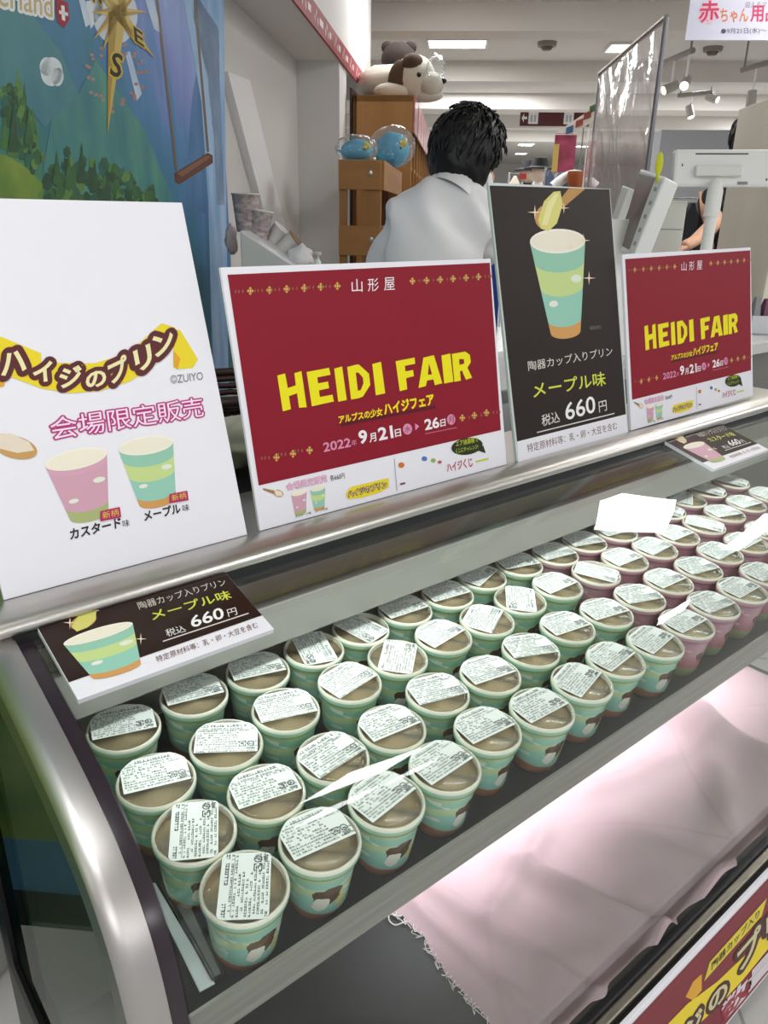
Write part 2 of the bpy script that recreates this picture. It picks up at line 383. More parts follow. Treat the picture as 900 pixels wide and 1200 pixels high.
# ---------------------------------------------------------------- loose strip and liner at the tray's left end
def onplane_tray(x, y): return hit(x, y, Vector((0, .465, zt(.465)+.001)), Vector((0, -math.sin(D2R(5.42)), math.cos(D2R(5.42)))))
def slab(mb, pts, th, n):
    mb.hexa([tuple(p) for p in pts], [tuple(p+n*th) for p in pts]); return mb
NT = Vector((0, -math.sin(D2R(5.42)), math.cos(D2R(5.42))))
ws = [onplane_tray(*p) for p in ((172, 1036), (182, 1036), (252, 1154), (234, 1164))]
o = slab(MB(), ws, .002, NT).build('plastic_strip', mat('white_plastic', '#dfe3e6', 0.4), bevel=0.0005)
tag(o, 'white plastic strip lying at the left end of the black shelf', 'strip')
ws = [onplane_tray(*p) for p in ((190, 1040), (214, 1040), (262, 1146), (250, 1152))]
lt = thing('tray_liner', 'dull grey metal tray edge beside the white plastic strip', 'tray', ws[2])
slab(MB(), [p+NT*.002 for p in ws], .003, NT).build('tray_floor', mat('tray_metal', '#8a8a86', 0.45, 0.7), lt, bevel=0.001)
rimz = [ws[0]+NT*.006, ws[3]+NT*.006, ws[2]+NT*.006, ws[1]+NT*.006]
MB().tube([tuple(p) for p in rimz], .002, 8).build('tray_rim', mat('tray_rim_dark', '#4a4a49', 0.4, 0.7), lt, smooth='all')
# ---------------------------------------------------------------- pink cloth on the lower deck
def ridge(x, y, p, q, w, h, fade=.06):
    p, q = Vector(p), Vector(q); d = q-p; L = d.length; d /= L; r = Vector((x, y))-p; s = r.dot(d); c = r.x*d.y-r.y*d.x
    if s < 0: e = math.exp(-(s/fade)**2)
    elif s > L: e = math.exp(-((s-L)/fade)**2)
    else: e = 1
    return h*e*math.exp(-(c/w)**2)
def cloth_z(x, y):
    z = 0.413
    z += ridge(x, y, (.86, .36), (.80, .56), .022, .030)+ridge(x, y, (.70, .40), (.66, .62), .014, .012)+ridge(x, y, (.625, .45), (.615, .62), .010, .008)
    z += ridge(x, y, (1.02, .36), (.98, .50), .05, .022)+ridge(x, y, (1.18, .44), (1.40, .62), .03, .026)+ridge(x, y, (1.36, .40), (1.36, .66), .045, .045)
    z += ridge(x, y, (.72, .56), (.86, .60), .016, .014)+ridge(x, y, (1.05, .62), (1.30, .56), .02, .014)
    z += 0.006*noise.noise(Vector((x*9, y*9, 1)))+0.0025*noise.noise(Vector((x*26, y*22, 4)))
    z += 0.012*math.exp(-((y-.372)/.012)**2)
    e = (x-.57)/.05
    if e < 1: z = .4095+(z-.4095)*max(0.12, e)
    return max(z, .409)
mb = MB(); NX, NY = 230, 90; vs = []
for j in range(NY+1):
    for i in range(NX+1):
        y = .362+(.76-.362)*j/NY; xl = .573+.018*math.exp(-((y-.61)/.06)**2)+.002*math.sin(y*140)+.003*noise.noise(Vector((y*60, 0, 0)))-.03*max(0, (.5-y))
        x = xl+(1.685-xl)*i/NX; vs.append((x, y, cloth_z(x, y)))
fs = [(j*(NX+1)+i, j*(NX+1)+i+1, (j+1)*(NX+1)+i+1, (j+1)*(NX+1)+i) for j in range(NY) for i in range(NX)]
mb.add(vs, fs)
cl = thing('pink_cloth', 'pale pink cotton cloth with a frayed edge spread under the shelf', 'cloth', (0.57, .362, .407))
cm = mat('pink_cotton', '#c6a9af', 0.9, spec=0.15, bump=0.25, bscale=700)
c = mb.build('fabric', cm, cl, smooth='all')
fr = MB()
for k in range(26):
    y = .45+.2*k/25; xl = .573+.018*math.exp(-((y-.61)/.06)**2)-.03*max(0, (.5-y)); q = random.uniform
    fr.tube(crom([(xl+.003, y, .412), (xl-q(.001, .006), y+q(-.006, .006), .413), (xl-q(.002, .010), y+q(-.012, .012), .412), (xl-q(0, .006), y+q(-.016, .016), .411)], 4), .0006, 5)
fr.tube(crom([(.588, .640, .412), (.576, .652, .414), (.568, .645, .414), (.570, .634, .413), (.580, .630, .413), (.590, .628, .412)], 6), .0011, 6)
f_ = fr.build('frayed_thread', mat('thread_white', '#efe4e6', 0.9), cl, smooth='all'); f_['kind'] = 'stuff'
# ================================================================== pudding cups
def cup_material(name, rim, bands, ground, cloud, rocks):
    m = bpy.data.materials.new(name); m.use_nodes = True; nt = m.node_tree; N = nt.nodes; L = nt.links; b = N['Principled BSDF']
    b.inputs['Roughness'].default_value = 0.22; b.inputs['Coat Weight'].default_value = 0.4
    tc = N.new('ShaderNodeTexCoord'); sx = N.new('ShaderNodeSeparateXYZ'); L.new(tc.outputs['Object'], sx.inputs[0])
    nz = N.new('ShaderNodeTexNoise'); nz.inputs['Scale'].default_value = 16; nz.inputs['Detail'].default_value = 1; L.new(tc.outputs['Object'], nz.inputs['Vector'])
    a = N.new('ShaderNodeMath'); a.operation = 'MULTIPLY_ADD'; a.inputs[1].default_value = 0.022; L.new(nz.outputs[0], a.inputs[0]); L.new(sx.outputs[2], a.inputs[2])
    d = N.new('ShaderNodeMath'); d.operation = 'DIVIDE'; d.inputs[1].default_value = 0.095; L.new(a.outputs[0], d.inputs[0])
    r = N.new('ShaderNodeValToRGB'); r.color_ramp.interpolation = 'EASE'; e = r.color_ramp.elements
    e[0].position = 0; e[0].color = (*rgb(ground), 1); e[1].position = 1; e[1].color = (*rgb(rim), 1)
    for p, c in [(0.245, ground)]+bands:
        q = e.new(p); q.color = (*rgb(c), 1)
    L.new(d.outputs[0], r.inputs[0]); last = r.outputs[0]
    nz3 = N.new('ShaderNodeTexNoise'); nz3.inputs['Scale'].default_value = 75; nz3.inputs['Detail'].default_value = 2; L.new(tc.outputs['Object'], nz3.inputs['Vector'])
    # clouds
    mp = N.new('ShaderNodeMapping'); mp.inputs['Scale'].default_value = (34, 34, 110); L.new(tc.outputs['Object'], mp.inputs[0])
    n2 = N.new('ShaderNodeTexNoise'); n2.inputs['Scale'].default_value = 1; n2.inputs['Detail'].default_value = 0; L.new(mp.outputs[0], n2.inputs['Vector'])
    st = N.new('ShaderNodeMapRange'); st.inputs[1].default_value = 0.64; st.inputs[2].default_value = 0.66; L.new(n2.outputs[0], st.inputs[0])
    up = N.new('ShaderNodeMapRange'); up.inputs[1].default_value = 0.026; up.inputs[2].default_value = 0.030; L.new(sx.outputs[2], up.inputs[0])
    dn = N.new('ShaderNodeMapRange'); dn.inputs[1].default_value = 0.060; dn.inputs[2].default_value = 0.056; L.new(sx.outputs[2], dn.inputs[0])
    m1 = N.new('ShaderNodeMath'); m1.operation = 'MULTIPLY'; L.new(st.outputs[0], m1.inputs[0]); L.new(up.outputs[0], m1.inputs[1])
    m2 = N.new('ShaderNodeMath'); m2.operation = 'MULTIPLY'; L.new(m1.outputs[0], m2.inputs[0]); L.new(dn.outputs[0], m2.inputs[1])
    def over(fac, col):
        nonlocal last
        x = N.new('ShaderNodeMixRGB'); x.inputs[2].default_value = (*rgb(col), 1); L.new(fac, x.inputs[0]); L.new(last, x.inputs[1]); last = x.outputs[0]
    over(m2.outputs[0], cloud)
    for (cx, cy, cz, rad, col) in rocks:
        vm = N.new('ShaderNodeVectorMath'); vm.operation = 'DISTANCE'; vm.inputs[1].default_value = (cx, cy, cz); L.new(tc.outputs['Object'], vm.inputs[0])
        ad = N.new('ShaderNodeMath'); ad.operation = 'MULTIPLY_ADD'; ad.inputs[1].default_value = 0.022; L.new(nz3.outputs[0], ad.inputs[0]); L.new(vm.outputs['Value'], ad.inputs[2])
        s = N.new('ShaderNodeMapRange'); s.inputs[1].default_value = rad+.011; s.inputs[2].default_value = rad+.0105; L.new(ad.outputs[0], s.inputs[0]); over(s.outputs[0], col)
    L.new(last, b.inputs['Base Color']); return m
green_cup = cup_material('green_cup_print', '#a0cfbd', [(0.27, '#98c9ba'), (0.46, '#9dccbd'), (0.50, '#bfd0a0'), (0.57, '#c3d4a8'), (0.61, '#9ac9b6'), (0.68, '#9fccba'), (0.72, '#bcd0a4'), (0.80, '#b3cda4'), (0.835, '#a2cdbb')], '#a9683f', '#dfe3d2',
    [(0.002, -.033, .036, .0140, '#5b3f2c'), (-.004, -.032, .025, .0085, '#e9e4d6'), (.016, -.029, .026, .0075, '#d8c877'), (.020, -.028, .038, .005, '#e9e4d6')])
pink_cup = cup_material('pink_cup_print', '#c99aa4', [(0.27, '#93a06a'), (0.31, '#b9747c'), (0.40, '#c08088'), (0.52, '#c38d98'), (0.70, '#c592a0'), (0.835, '#c799a5')], '#8d9a5f', '#d6b3b8',
    [(0.010, -.032, .030, .0105, '#b0656b'), (.022, -.026, .036, .006, '#e2d6d0'), (-.002, -.033, .040, .006, '#5a4238')])
cream = mat('cream_glaze', '#efe8d6', 0.22, coat=0.4)
pud = mat('custard_pudding', '#f8dcae', 0.2, vary=0.10, vscale=30, coat=0.3)
film = glass_mat('clear_lid_film', '#feffff', .8, 0.12, base=0.02)
prof = [(.0, 0), (.0262, 0), (.0280, .0020), (.0296, .012), (.0315, .028), (.0335, .046), (.0348, .058), (.0352, .0625), (.0378, .0645), (.0386, .0675), (.0387, .0715), (.0380, .0742), (.0368, .0752), (.0356, .0748), (.0350, .0725), (.0346, .066), (.0338, .058), (.0330, .050)]
mids = [0]*10+[1]*(len(prof)-11)
def make_cup(kind):
    r = thing('pudding_cup', 'x', 'pudding cup')
    MB().lathe(prof, n=48, mids=mids+[1]).build('cup_body', [green_cup if kind == 'green' else pink_cup, cream], r, smooth=True)
    MB().lathe([(0, .0680), (.018, .0681), (.030, .0683), (.0346, .0690)], n=40).build('pudding', pud, r, smooth='all')
    MB().lathe([(0, .0738), (.029, .0738), (.0300, .0744), (.0315, .0752), (.0362, .0757), (.0368, .0752)], n=44).build('clear_lid', film, r, smooth='all')
    return r
label_paper = mat('label_paper', '#eef0ea', 0.5); label_ink = mat('label_ink', '#2b2e30', 0.6)
def label_mesh(seed, hw, hh, oy):
    rd = random.Random(seed); me_v = []; me_f = []; me_m = []
    R = .0372
    pts = []
    for (ax, ay, bx, by) in ((-hw, -hh, hw, -hh), (hw, -hh, hw, hh), (hw, hh, -hw, hh), (-hw, hh, -hw, -hh)):
        for k in range(14):
            x = ax+(bx-ax)*k/14; y = ay+(by-ay)*k/14+oy; l = math.hypot(x, y)
            if l > R: x, y = x*R/l, y*R/l
            pts.append((x, y))
    z0, z1 = .0757, .0761
    n = len(pts)
    me_v += [(x, y, z0) for x, y in pts]+[(x, y, z1) for x, y in pts]
    me_f += [tuple(range(n))[::-1], tuple(range(n, 2*n))]+[(i, (i+1) % n, n+(i+1) % n, n+i) for i in range(n)]; me_m += [0]*(n+2)
    def q(x, y, w, h):
        if max(math.hypot(x, y), math.hypot(x+w, y+h), math.hypot(x+w, y), math.hypot(x, y+h)) > R-.0008: return
        o = len(me_v); me_v.extend([(x, y, z1+.0002), (x+w, y, z1+.0002), (x+w, y+h, z1+.0002), (x, y+h, z1+.0002)]); me_f.append((o, o+1, o+2, o+3)); me_m.append(1)
    y = hh+oy-.0035; row = 0
    while y > oy-hh+.002:
        big = row == 0
        h = .0034 if big else .0019
        x = -hw+.002
        stop = hw-.022 if (row in (3, 4, 5, 6)) else hw-.002
        while x < stop:
            w = rd.uniform(.0012, .0030)*(1.3 if big else 1)
            if rd.random() < .72:
                q(x, y-h, w, h*.22); q(x+w*.35, y-h, w*.18, h)
                if rd.random() < .45: q(x, y-h*.3, w, h*.2)
                if rd.random() < .5: q(x, y-h, w*.2, h*.9)
            x += w+.0004
        y -= h+(.0015 if not big else .0018); row += 1
        if row == 2: q(-hw+.002, y+.0006, 2*hw-.004, .0003)
    # square-bracket recycling mark and round mark at the right end
    bx, by, s = hw-.0195, oy-hh+.0075, .0075
    for a in ((0, 0, s, .0009), (0, s-.0009, s, .0009), (0, 0, .0009, s*.4), (0, s*.65, .0009, s*.35), (s-.0009, 0, .0009, s*.4), (s-.0009, s*.65, .0009, s*.35), (s*.3, s*.62, s*.4, .0008), (s*.28, s*.42, s*.44, .0008), (s*.6, s*.22, .0008, s*.25)):
        q(bx+a[0], by+a[1], a[2], a[3])
    for k in range(10):
        t = k*.6283; q(hw-.007+.0032*math.cos(t)-.0007, by+.004+.0032*math.sin(t)-.0007, .0014, .0014)
    q(hw-.0085, by+.0032, .003, .0009)
    for k in range(7): q(hw-.010+k*.0011, by-.0045, .0006, .0032)
    me = bpy.data.meshes.new('label_sticker'); me.from_pydata(me_v, [], me_f); me.materials.append(label_paper); me.materials.append(label_ink)
    me.polygons.foreach_set('material_index', me_m); return me
LBL = [label_mesh(11, .0325, .0215, .0095), label_mesh(12, .0325, .0225, .0075), label_mesh(13, .0330, .0215, .0), label_mesh(14, .032, .022, .011)]
CUPS = [(0.237,0.457,0.861,1,56),(0.318,0.46,0.861,1,-7),(0.399,0.461,0.861,1,8),(0.479,0.461,0.861,1,3),(0.559,0.475,0.862,1,-4),(0.639,0.463,0.861,1,-2),(0.721,0.467,0.862,1,14),(0.799,0.472,0.862,1,6),(0.881,0.465,0.861,1,7),(0.964,0.466,0.861,1,-1),(1.047,0.471,0.862,1,-6),(1.13,0.468,0.862,1,0),(1.215,0.474,0.862,1,-4),(0.23,0.535,0.868,2,61),(0.309,0.538,0.868,2,-11),(0.391,0.539,0.868,2,6),(0.472,0.539,0.868,2,-5),(0.556,0.554,0.87,2,-14),(0.636,0.543,0.869,2,-9),(0.721,0.55,0.869,2,-21),(0.807,0.557,0.87,2,-8),(0.887,0.549,0.869,2,-10),(0.968,0.547,0.869,2,-17),(1.052,0.55,0.869,2,-2),(1.135,0.546,0.869,2,-11),(1.221,0.555,0.87,2,1),(1.303,0.549,0.869,2,1),(1.386,0.553,0.87,2,-2),(0.229,0.613,0.875,3,-16),(0.31,0.619,0.876,3,-32),(0.391,0.629,0.877,3,-16),(0.481,0.628,0.877,3,9),(0.562,0.634,0.877,3,42),(0.643,0.635,0.878,3,7),(0.723,0.631,0.877,3,28),(0.804,0.641,0.878,3,-136),(0.885,0.637,0.878,3,0),(0.971,0.629,0.877,3,-62),(1.052,0.631,0.877,3,-2),(1.134,0.627,0.877,3,3),(1.218,0.634,0.877,3,-1),(1.303,0.631,0.877,3,-66),(1.387,0.636,0.878,3,-14),(1.473,0.637,0.878,3,-6),(1.563,0.635,0.877,3,-1),(0.233,0.701,0.884,4,-16),(0.319,0.709,0.885,4,-12),(0.402,0.707,0.884,4,-14),(0.484,0.707,0.884,4,-107),(0.562,0.71,0.885,4,-78),(0.643,0.713,0.885,4,-4),(0.723,0.71,0.885,4,-7),(0.805,0.72,0.885,4,18),(0.886,0.716,0.885,4,-14),(0.966,0.707,0.884,4,-9),(1.047,0.709,0.884,4,-14),(1.129,0.703,0.884,4,-8),(1.208,0.707,0.884,4,2),(1.295,0.707,0.884,4,-67),(1.383,0.714,0.885,4,30),(1.468,0.718,0.885,4,-69),(1.561,0.716,0.885,4,-71)]

proto = {k: make_cup(k) for k in ('green', 'pink')}
used = set(); ORD = ['first', 'second', 'third', 'fourth', 'fifth', 'sixth', 'seventh', 'eighth', 'ninth', 'tenth', 'eleventh', 'twelfth', 'thirteenth', 'fourteenth', 'fifteenth', 'sixteenth', 'seventeenth']
ROWN = {1: 'front row', 2: 'second row', 3: 'third row', 4: 'back row'}
cnt = {}
for (x, y, z, row, ang) in CUPS:
    kind = 'pink' if x > .93 else 'green'
    if kind in used:
        r = proto[kind].copy(); COL.objects.link(r)
        for ch in proto[kind].children:
            if not ch.name.startswith('label_sticker'): q = ch.copy(); COL.objects.link(q); q.parent = r
    else: r = proto[kind]; used.add(kind)
    k = cnt.get((row, kind), 0); cnt[(row, kind)] = k+1
    turn = random.uniform(-.30, .30)-.10
    base = Vector((x, y, z))-NT*.0752
    r.matrix_world = Matrix.Translation(base) @ Matrix.Rotation(D2R(5.42), 4, 'X') @ Matrix.Rotation(turn, 4, 'Z')
    if kind == 'green':
        r['label'] = 'mint green pudding cup, %s, %s from the steel arch end' % (ROWN[row], ORD[k])
    else:
        r['label'] = 'dusty pink pudding cup, %s, %s along after the green cups' % (ROWN[row], ORD[k])
    r['group'] = 'pudding cups on the shelf'
    big = abs(ang) > 40
    lo = bpy.data.objects.new('label_sticker', LBL[2] if big else LBL[random.choice((0, 1, 3))]); COL.objects.link(lo); lo.parent = r
    lo.rotation_euler = (0, 0, D2R(ang)-turn)
# ================================================================== sign boards standing on the top rail
white_board = mat('white_board', '#e9e8ef', 0.45); board_edge = mat('board_edge', '#d5d6da', 0.5)
acryl = glass_mat('clear_acrylic', '#f1f5f4', 1.0)
def sign(name, label, bl, br, lean, h, y0=.732, width=None, zz=1.0502, edge=None):
    a = hit(*bl, Vector((0, y0, 0)), Vector((0, 1, 0))); b = hit(*br, Vector((0, y0, 0)), Vector((0, 1, 0)))
    wd = width or (b.x-a.x); O = Vector((a.x, y0, zz))
    mx = frame_mx(O, Vector((1, 0, 0)), Vector((0, math.sin(D2R(lean)), math.cos(D2R(lean)))))
    t = thing(name, label, 'sign', mx=mx)
    MB().box((0, 0, -.005), (wd, h, 0)).build('board', [edge or white_board], t, local=True, bevel=0.0006)
    MB().box((wd*.3, .0, -.0052), (wd*.7, h*.6, -.0075)).box((wd*.3, 0, -.075), (wd*.7, .003, -.0052)).build('easel_stand', acryl, t, local=True)
    return t, Art(mx), wd, h
# ---- small pictures used on several boards
C_PINK = dict(body='#cfa0b2', inner='#efe7d3', bands=[(0, .10, '#d3a3b6'), (.10, .80, '#cfa0b2'), (.80, 1, '#a9b377')])
C_GREEN = dict(body='#9cc9b6', inner='#ece6d2', bands=[(0, .22, '#93c5ae'), (.22, .50, '#c2d68d'), (.50, .86, '#93c8b5'), (.86, 1, '#cf9a5a')])
def cup_pic(art, part, tl, tr, bl, br, c, layer, px=True, ry=.16):
    P = [Vector(art.px(*p)) if px else Vector(p) for p in (tl, tr, bl, br)]
    TL, TR, BL, BR = P
    U = (TR-TL); Vv = Vector((-U.y, U.x)).normalized(); W = U.length
    def row(f):
        a = TL.lerp(BL, f); b = TR.lerp(BR, f); d = b-a; w = d.length; n = Vector((-d.y, d.x)).normalized(); out = []
        for k in range(13):
            t = math.pi*k/12; out.append(tuple(a.lerp(b, .5-.5*math.cos(t))-n*(w*ry*math.sin(t))))
        return out
    for (f0, f1, col) in c['bands']:
        r0, r1 = row(f0), row(f1); art.poly(part, r0+r1[::-1], INK(col), layer, False)
    cen = (TL+TR)/2; ang = math.atan2(U.y, U.x)
    art.ell(part, tuple(cen), W/2, W*ry, INK('#f3efe2'), layer+1, ang, False); art.ell(part, tuple(cen), W*.47, W*ry*.8, INK(c['inner']), layer+2, ang, False)
    # cloud and hill marks on the printed cup
    for (f, s, r, col) in ((.36, .82, .10, '#dfe6d4'), (.60, .25, .08, '#e4e6da')):
        p = TL.lerp(BL, f).lerp(TR.lerp(BR, f), s); art.ell(part, (p.x, p.y-W*ry*.8*math.sin(math.pi*s)), W*r, W*r*.45, INK(col), layer+1, ang, False)
def spoon_pic(art, part, bowl, a, b, rot, handle, blob, layer, hc='#b98d52', bc='#d9d37e'):
    art.poly(part, handle, INK(hc), layer); art.ell(part, bowl, a, b, INK('#c79b5c'), layer+1, rot)
    if blob: art.poly(part, blob, INK(bc), layer+2)
def sparkle(art, part, c, r, layer):
    x, y = c
    for k in range(2):
        q = [(x, y-r), (x+r*.1, y-r*.1), (x+r, y), (x+r*.1, y+r*.1), (x, y+r), (x-r*.1, y+r*.1), (x-r, y), (x-r*.1, y-r*.1)]
    art.poly(part, q, INK('#f1dcc0'), layer)
# ---------------------------------------------------------------- the large white pudding sign
s1, A, W1, H1 = sign('pudding_sign', 'large white portrait sign with brown lettering on a yellow ribbon, leftmost on the rail', (5, 706), (290, 628), 16.5, .372)
Y, OR = INK('#ead32b'), INK('#dfa52e')
A.poly('ribbon', [(-10, 394), (2, 395), (48, 414), (48, 424), (0, 440), (-10, 446)], Y, 0)
A.poly('ribbon', [(0, 422), (22, 424), (60, 425), (110, 426), (150, 414), (189, 379), (205, 384), (205, 404), (178, 430), (152, 447), (118, 458), (82, 461), (48, 455), (8, 440)], Y, 1)
A.poly('ribbon', [(203, 386), (211, 387), (232, 421), (226, 431), (207, 433), (203, 424)], Y, 0)
A.poly('ribbon', [(203, 411), (211, 420), (208, 433), (203, 430)], OR, 1); A.poly('ribbon', [(-10, 440), (4, 436), (5, 452), (-10, 458)], OR, 1)
BR_, CR_ = INK('#5d2a2d'), INK('#ece3ae')
for ch, bl, br, tl in (('ハ', (1, 442), (31, 434), (-1, 416)), ('イ', (39, 449), (63, 446), (37, 425)), ('ジ', (70, 456), (97, 451), (68, 432)), ('の', (101, 457), (125, 451), (99, 438)),
                       ('プ', (129, 452), (151, 441), (125, 425)), ('リ', (160, 438), (180, 428), (155, 412)), ('ン', (182, 420), (206, 408), (176, 396))):
    A.text('logo_lettering', ch, bl, br, tl, CR_, 3, bold=.035, edge=(BR_, .25))
GR, MG, PW = INK('#7d7b7f'), INK('#b4357f'), INK('#f6dfee')
A.text('caption_lettering', '©ZUIYO', (200, 450), (238, 445), (199, 440), GR, 1)
A.text('caption_lettering', '会場限定販売', (61, 516), (239, 488), (57, 490), PW, 1, edge=(MG, .062))
spoon_pic(A, 'cup_pictures', (17, 524), 27, 13, .25, [(-12, 512), (0, 508), (5, 520), (-12, 530)], [(-8, 508), (12, 508), (34, 518), (40, 528), (20, 531), (-8, 524)], 1, '#a98a68', '#e3d6c4')
cup_pic(A, 'cup_pictures', (52.5, 546), (125, 530), (82, 609), (127, 599), C_PINK, 1); cup_pic(A, 'cup_pictures', (138.5, 527), (202.5, 517), (163, 592), (206, 583), C_GREEN, 1)
for q, bl, br, tl in (([(117, 611), (117, 599), (140, 594), (141.5, 606)], (120, 608.5), (139, 604.5), (119, 600)), ([(198, 590), (198, 579), (219, 575), (220.5, 586)], (201, 587.5), (218, 584), (200, 580))):
    A.poly('cup_pictures', q, INK('#b0275f'), 5); A.text('cup_pictures', '新柄', bl, br, tl, INK('#e8c34a'), 6)
DK = INK('#2c2526')
A.text('caption_lettering', 'カスタード', (82, 633), (142, 618), (81, 620), DK, 1, bold=.03); A.text('caption_lettering', '味', (144, 618), (152, 616), (143, 610), DK, 1)
A.text('caption_lettering', 'メープル', (169, 611), (212, 601), (167, 599), DK, 1, bold=.03); A.text('caption_lettering', '味', (214, 600), (222, 598), (213, 592), DK, 1)
A.flush(s1)
# ---------------------------------------------------------------- red fair sign
s2, A, W2, H2 = sign('fair_sign', 'red landscape fair sign with yellow headline, between the white sign and the dark one', (305, 624), (594, 545), 11.5, .2975)
RED, YE, WH, GO, PK, DR = INK('#880e25', .5), INK('#ece116'), INK('#efe9ee'), INK('#c9a04d'), INK('#d98db0'), INK('#5b0f20')
A.poly('red_panel', [(266.4, 322), (573.7, 308), (586.8, 504), (303, 569)], RED, 0)
for ch, x, y in (('山', 412, 342.6), ('形', 431, 341.8), ('屋', 450, 340.6)): A.text('shop_lettering', ch, (x, y), (x+12.6, y-.7), (x-.5, y-15.3), WH, 1)
def floret(x, y, s, mirror):
    s *= 1.3
    for dx, dy in ((0, 1), (0, -1), (1, 0), (-1, 0)):
        cx, cy = x+dx*s*.5, y+dy*s*.62; r = s*.38
        A.poly('gold_florets', [(cx-r, cy), (cx, cy-r*1.2), (cx+r, cy), (cx, cy+r*1.2)], GO, 1)
    A.ell('gold_florets', (x, y), s*.2, s*.2, INK('#e9d9a0'), 2, n=8)
    for k in (1.9, 2.9, 3.7):
        xx = x+(k*s if mirror else -k*s); yy = y-(k*s*.05 if mirror else -k*s*.05)
        A.poly('gold_florets', [(xx-s*.25, yy), (xx+s*.1, yy-s*.55), (xx+s*.25, yy), (xx+s*.1, yy+s*.55)], INK('#8f5a4a'), 1)
for x, y in ((293, 341), (315.5, 340), (335.6, 338.8), (356.3, 337.6), (375.6, 336.2), (395, 335.2)): floret(x, y, 3.6, False)
for x, y in ((483, 329.5), (499.6, 328.7), (515.6, 327.7), (530.6, 326.7), (545.8, 325.6), (560.3, 324.4)): floret(x, y, 3.2, True)
for x, y in ((323.7, 536), (343, 531.8), (362.5, 527.6)): floret(x, y, 3.6, False)
for x, y in ((541.4, 489.7), (555.6, 486.8), (569.8, 483.7)): floret(x, y, 3.2, True)
def letter(x0, x1, polys, m=YE, layer=2, hole=None):
    yb = lambda x: 482-(x-331)*.172
    yt = lambda x: 439-(x-323)*.12
    a = Vector(A.px(x0, yb(x0))); b = Vector(A.px(x1, yb(x1))); h = A.px(x0-6, yt(x0-6))[1]-a.y
    for q in polys: A.poly('headline_lettering', [(a.x+(b.x-a.x)*p[0], a.y+(b.y-a.y)*p[0]+h*p[1]) for p in q], m, layer, False)
    if hole: A.poly('headline_lettering', [(a.x+(b.x-a.x)*p[0], a.y+(b.y-a.y)*p[0]+h*p[1]) for p in hole], RED, layer+1, False)
LH = [[(0, 0), (.34, .02), (.33, .38), (.68, .42), (.68, .02), (1, 0), (.98, 1), (.68, .97), (.67, .64), (.33, .6), (.30, 1), (-.02, .97)]]
LE = [[(0, 0), (1, .03), (.98, .23), (.40, .22), (.40, .41), (.86, .43), (.85, .62), (.40, .61), (.40, .78), (1, .80), (.97, 1), (-.03, .97)]]
LI = [[(0, 0), (1, .01), (.93, 1), (.0, .97)]]
LD = [[(0, 0), (.37, 0), (.37, 1), (0, .97)], [(.37, 0), (.58, .03), (1, .34), (1, .68), (.56, 1), (.37, 1), (.37, .77), (.5, .76), (.68, .6), (.68, .42), (.52, .24), (.37, .22)]]
LF = [[(0, 0), (.42, .02), (.42, .38), (.86, .41), (.85, .61), (.42, .60), (.42, .78), (1, .80), (1, 1), (-.05, .97)]]
LA = [[(0, 0), (.3, .02), (.38, .2), (.64, .2), (.68, 0), (1, .02), (.76, 1), (.32, .97)]]
LR = [[(0, 0), (.36, 0), (.36, .34), (.47, .35), (.64, 0), (1, .04), (.78, .42), (1, .60), (.98, .86), (.74, 1), (0, .98)]]
letter(331, 359, LH); letter(365, 391, LE); letter(396, 406, LI); letter(411, 435, LD); letter(440, 451, LI); letter(468, 489, LF); letter(490, 518, LA, hole=[(.43, .38), (.60, .38), (.52, .76)]); letter(520, 531, LI); letter(532, 553, LR, hole=[(.36, .56), (.62, .58), (.63, .74), (.36, .77)])
A.poly('subtitle_lettering', [(399, 500), (510, 478.5), (510, 475), (398, 495)], DR, 1)
A.text('subtitle_lettering', 'アルプスの少女', (397, 497), (448, 487), (396, 487), YE, 2, bold=.03); A.text('subtitle_lettering', 'ハイジフェア', (450, 487), (509, 474), (448, 473), YE, 2, bold=.04)
A.text('date_lettering', '2022', (379, 530), (411, 523.5), (378, 519), PK, 1, bold=.02); A.text('date_lettering', '年', (412, 523), (418, 521.5), (411.5, 516), PK, 1)
A.text('date_lettering', '9', (421, 521), (431, 519), (419, 505), WH, 1, bold=.03); A.text('date_lettering', '月', (433, 519), (441, 517), (432, 508.5), WH, 1, bold=.02)
A.text('date_lettering', '21', (444, 516.5), (461, 513), (442, 501.5), WH, 1, bold=.03); A.text('date_lettering', '日', (463, 512.5), (470, 511), (462, 503.5), WH, 1, bold=.02)
A.ell('date_lettering', (477.2, 502.8), 5.4, 6.4, PK, 1); A.text('date_lettering', '水', (474, 507), (481, 505.5), (473.6, 500), INK('#8a2340'), 2)
A.poly('date_lettering', [(486.5, 504.5), (486, 496), (491, 499.5)], PK, 1)
A.text('date_lettering', '26', (498, 504.5), (515, 501), (496.5, 491.5), WH, 1, bold=.03); A.text('date_lettering', '日', (516, 500.5), (522, 499), (515.5, 492), WH, 1, bold=.02)
A.ell('date_lettering', (528.4, 491.6), 4.8, 6.2, PK, 1); A.text('date_lettering', '月', (525.5, 496), (531.5, 494.5), (525, 488.5), INK('#8a2340'), 2)
A.poly('date_lettering', [(498, 509), (535, 501.5), (535, 500.3), (498, 507.8)], INK('#b8617a'), 1)
spoon_pic(A, 'lower_strip', (326, 578), 6, 4, .3, [(308, 572), (322, 575), (321, 579), (308, 574)], [(321, 574), (329, 576), (331, 581), (323, 581)], 1, '#9a7a4c', '#e5dccb')
A.text('lower_strip', '会場限定販売', (336, 575.5), (383, 564.5), (335, 566.5), PW, 1, edge=(INK('#c9579a'), .035)); A.text('lower_strip', '各660円', (387, 564), (404, 560.5), (386, 557), DK, 1)
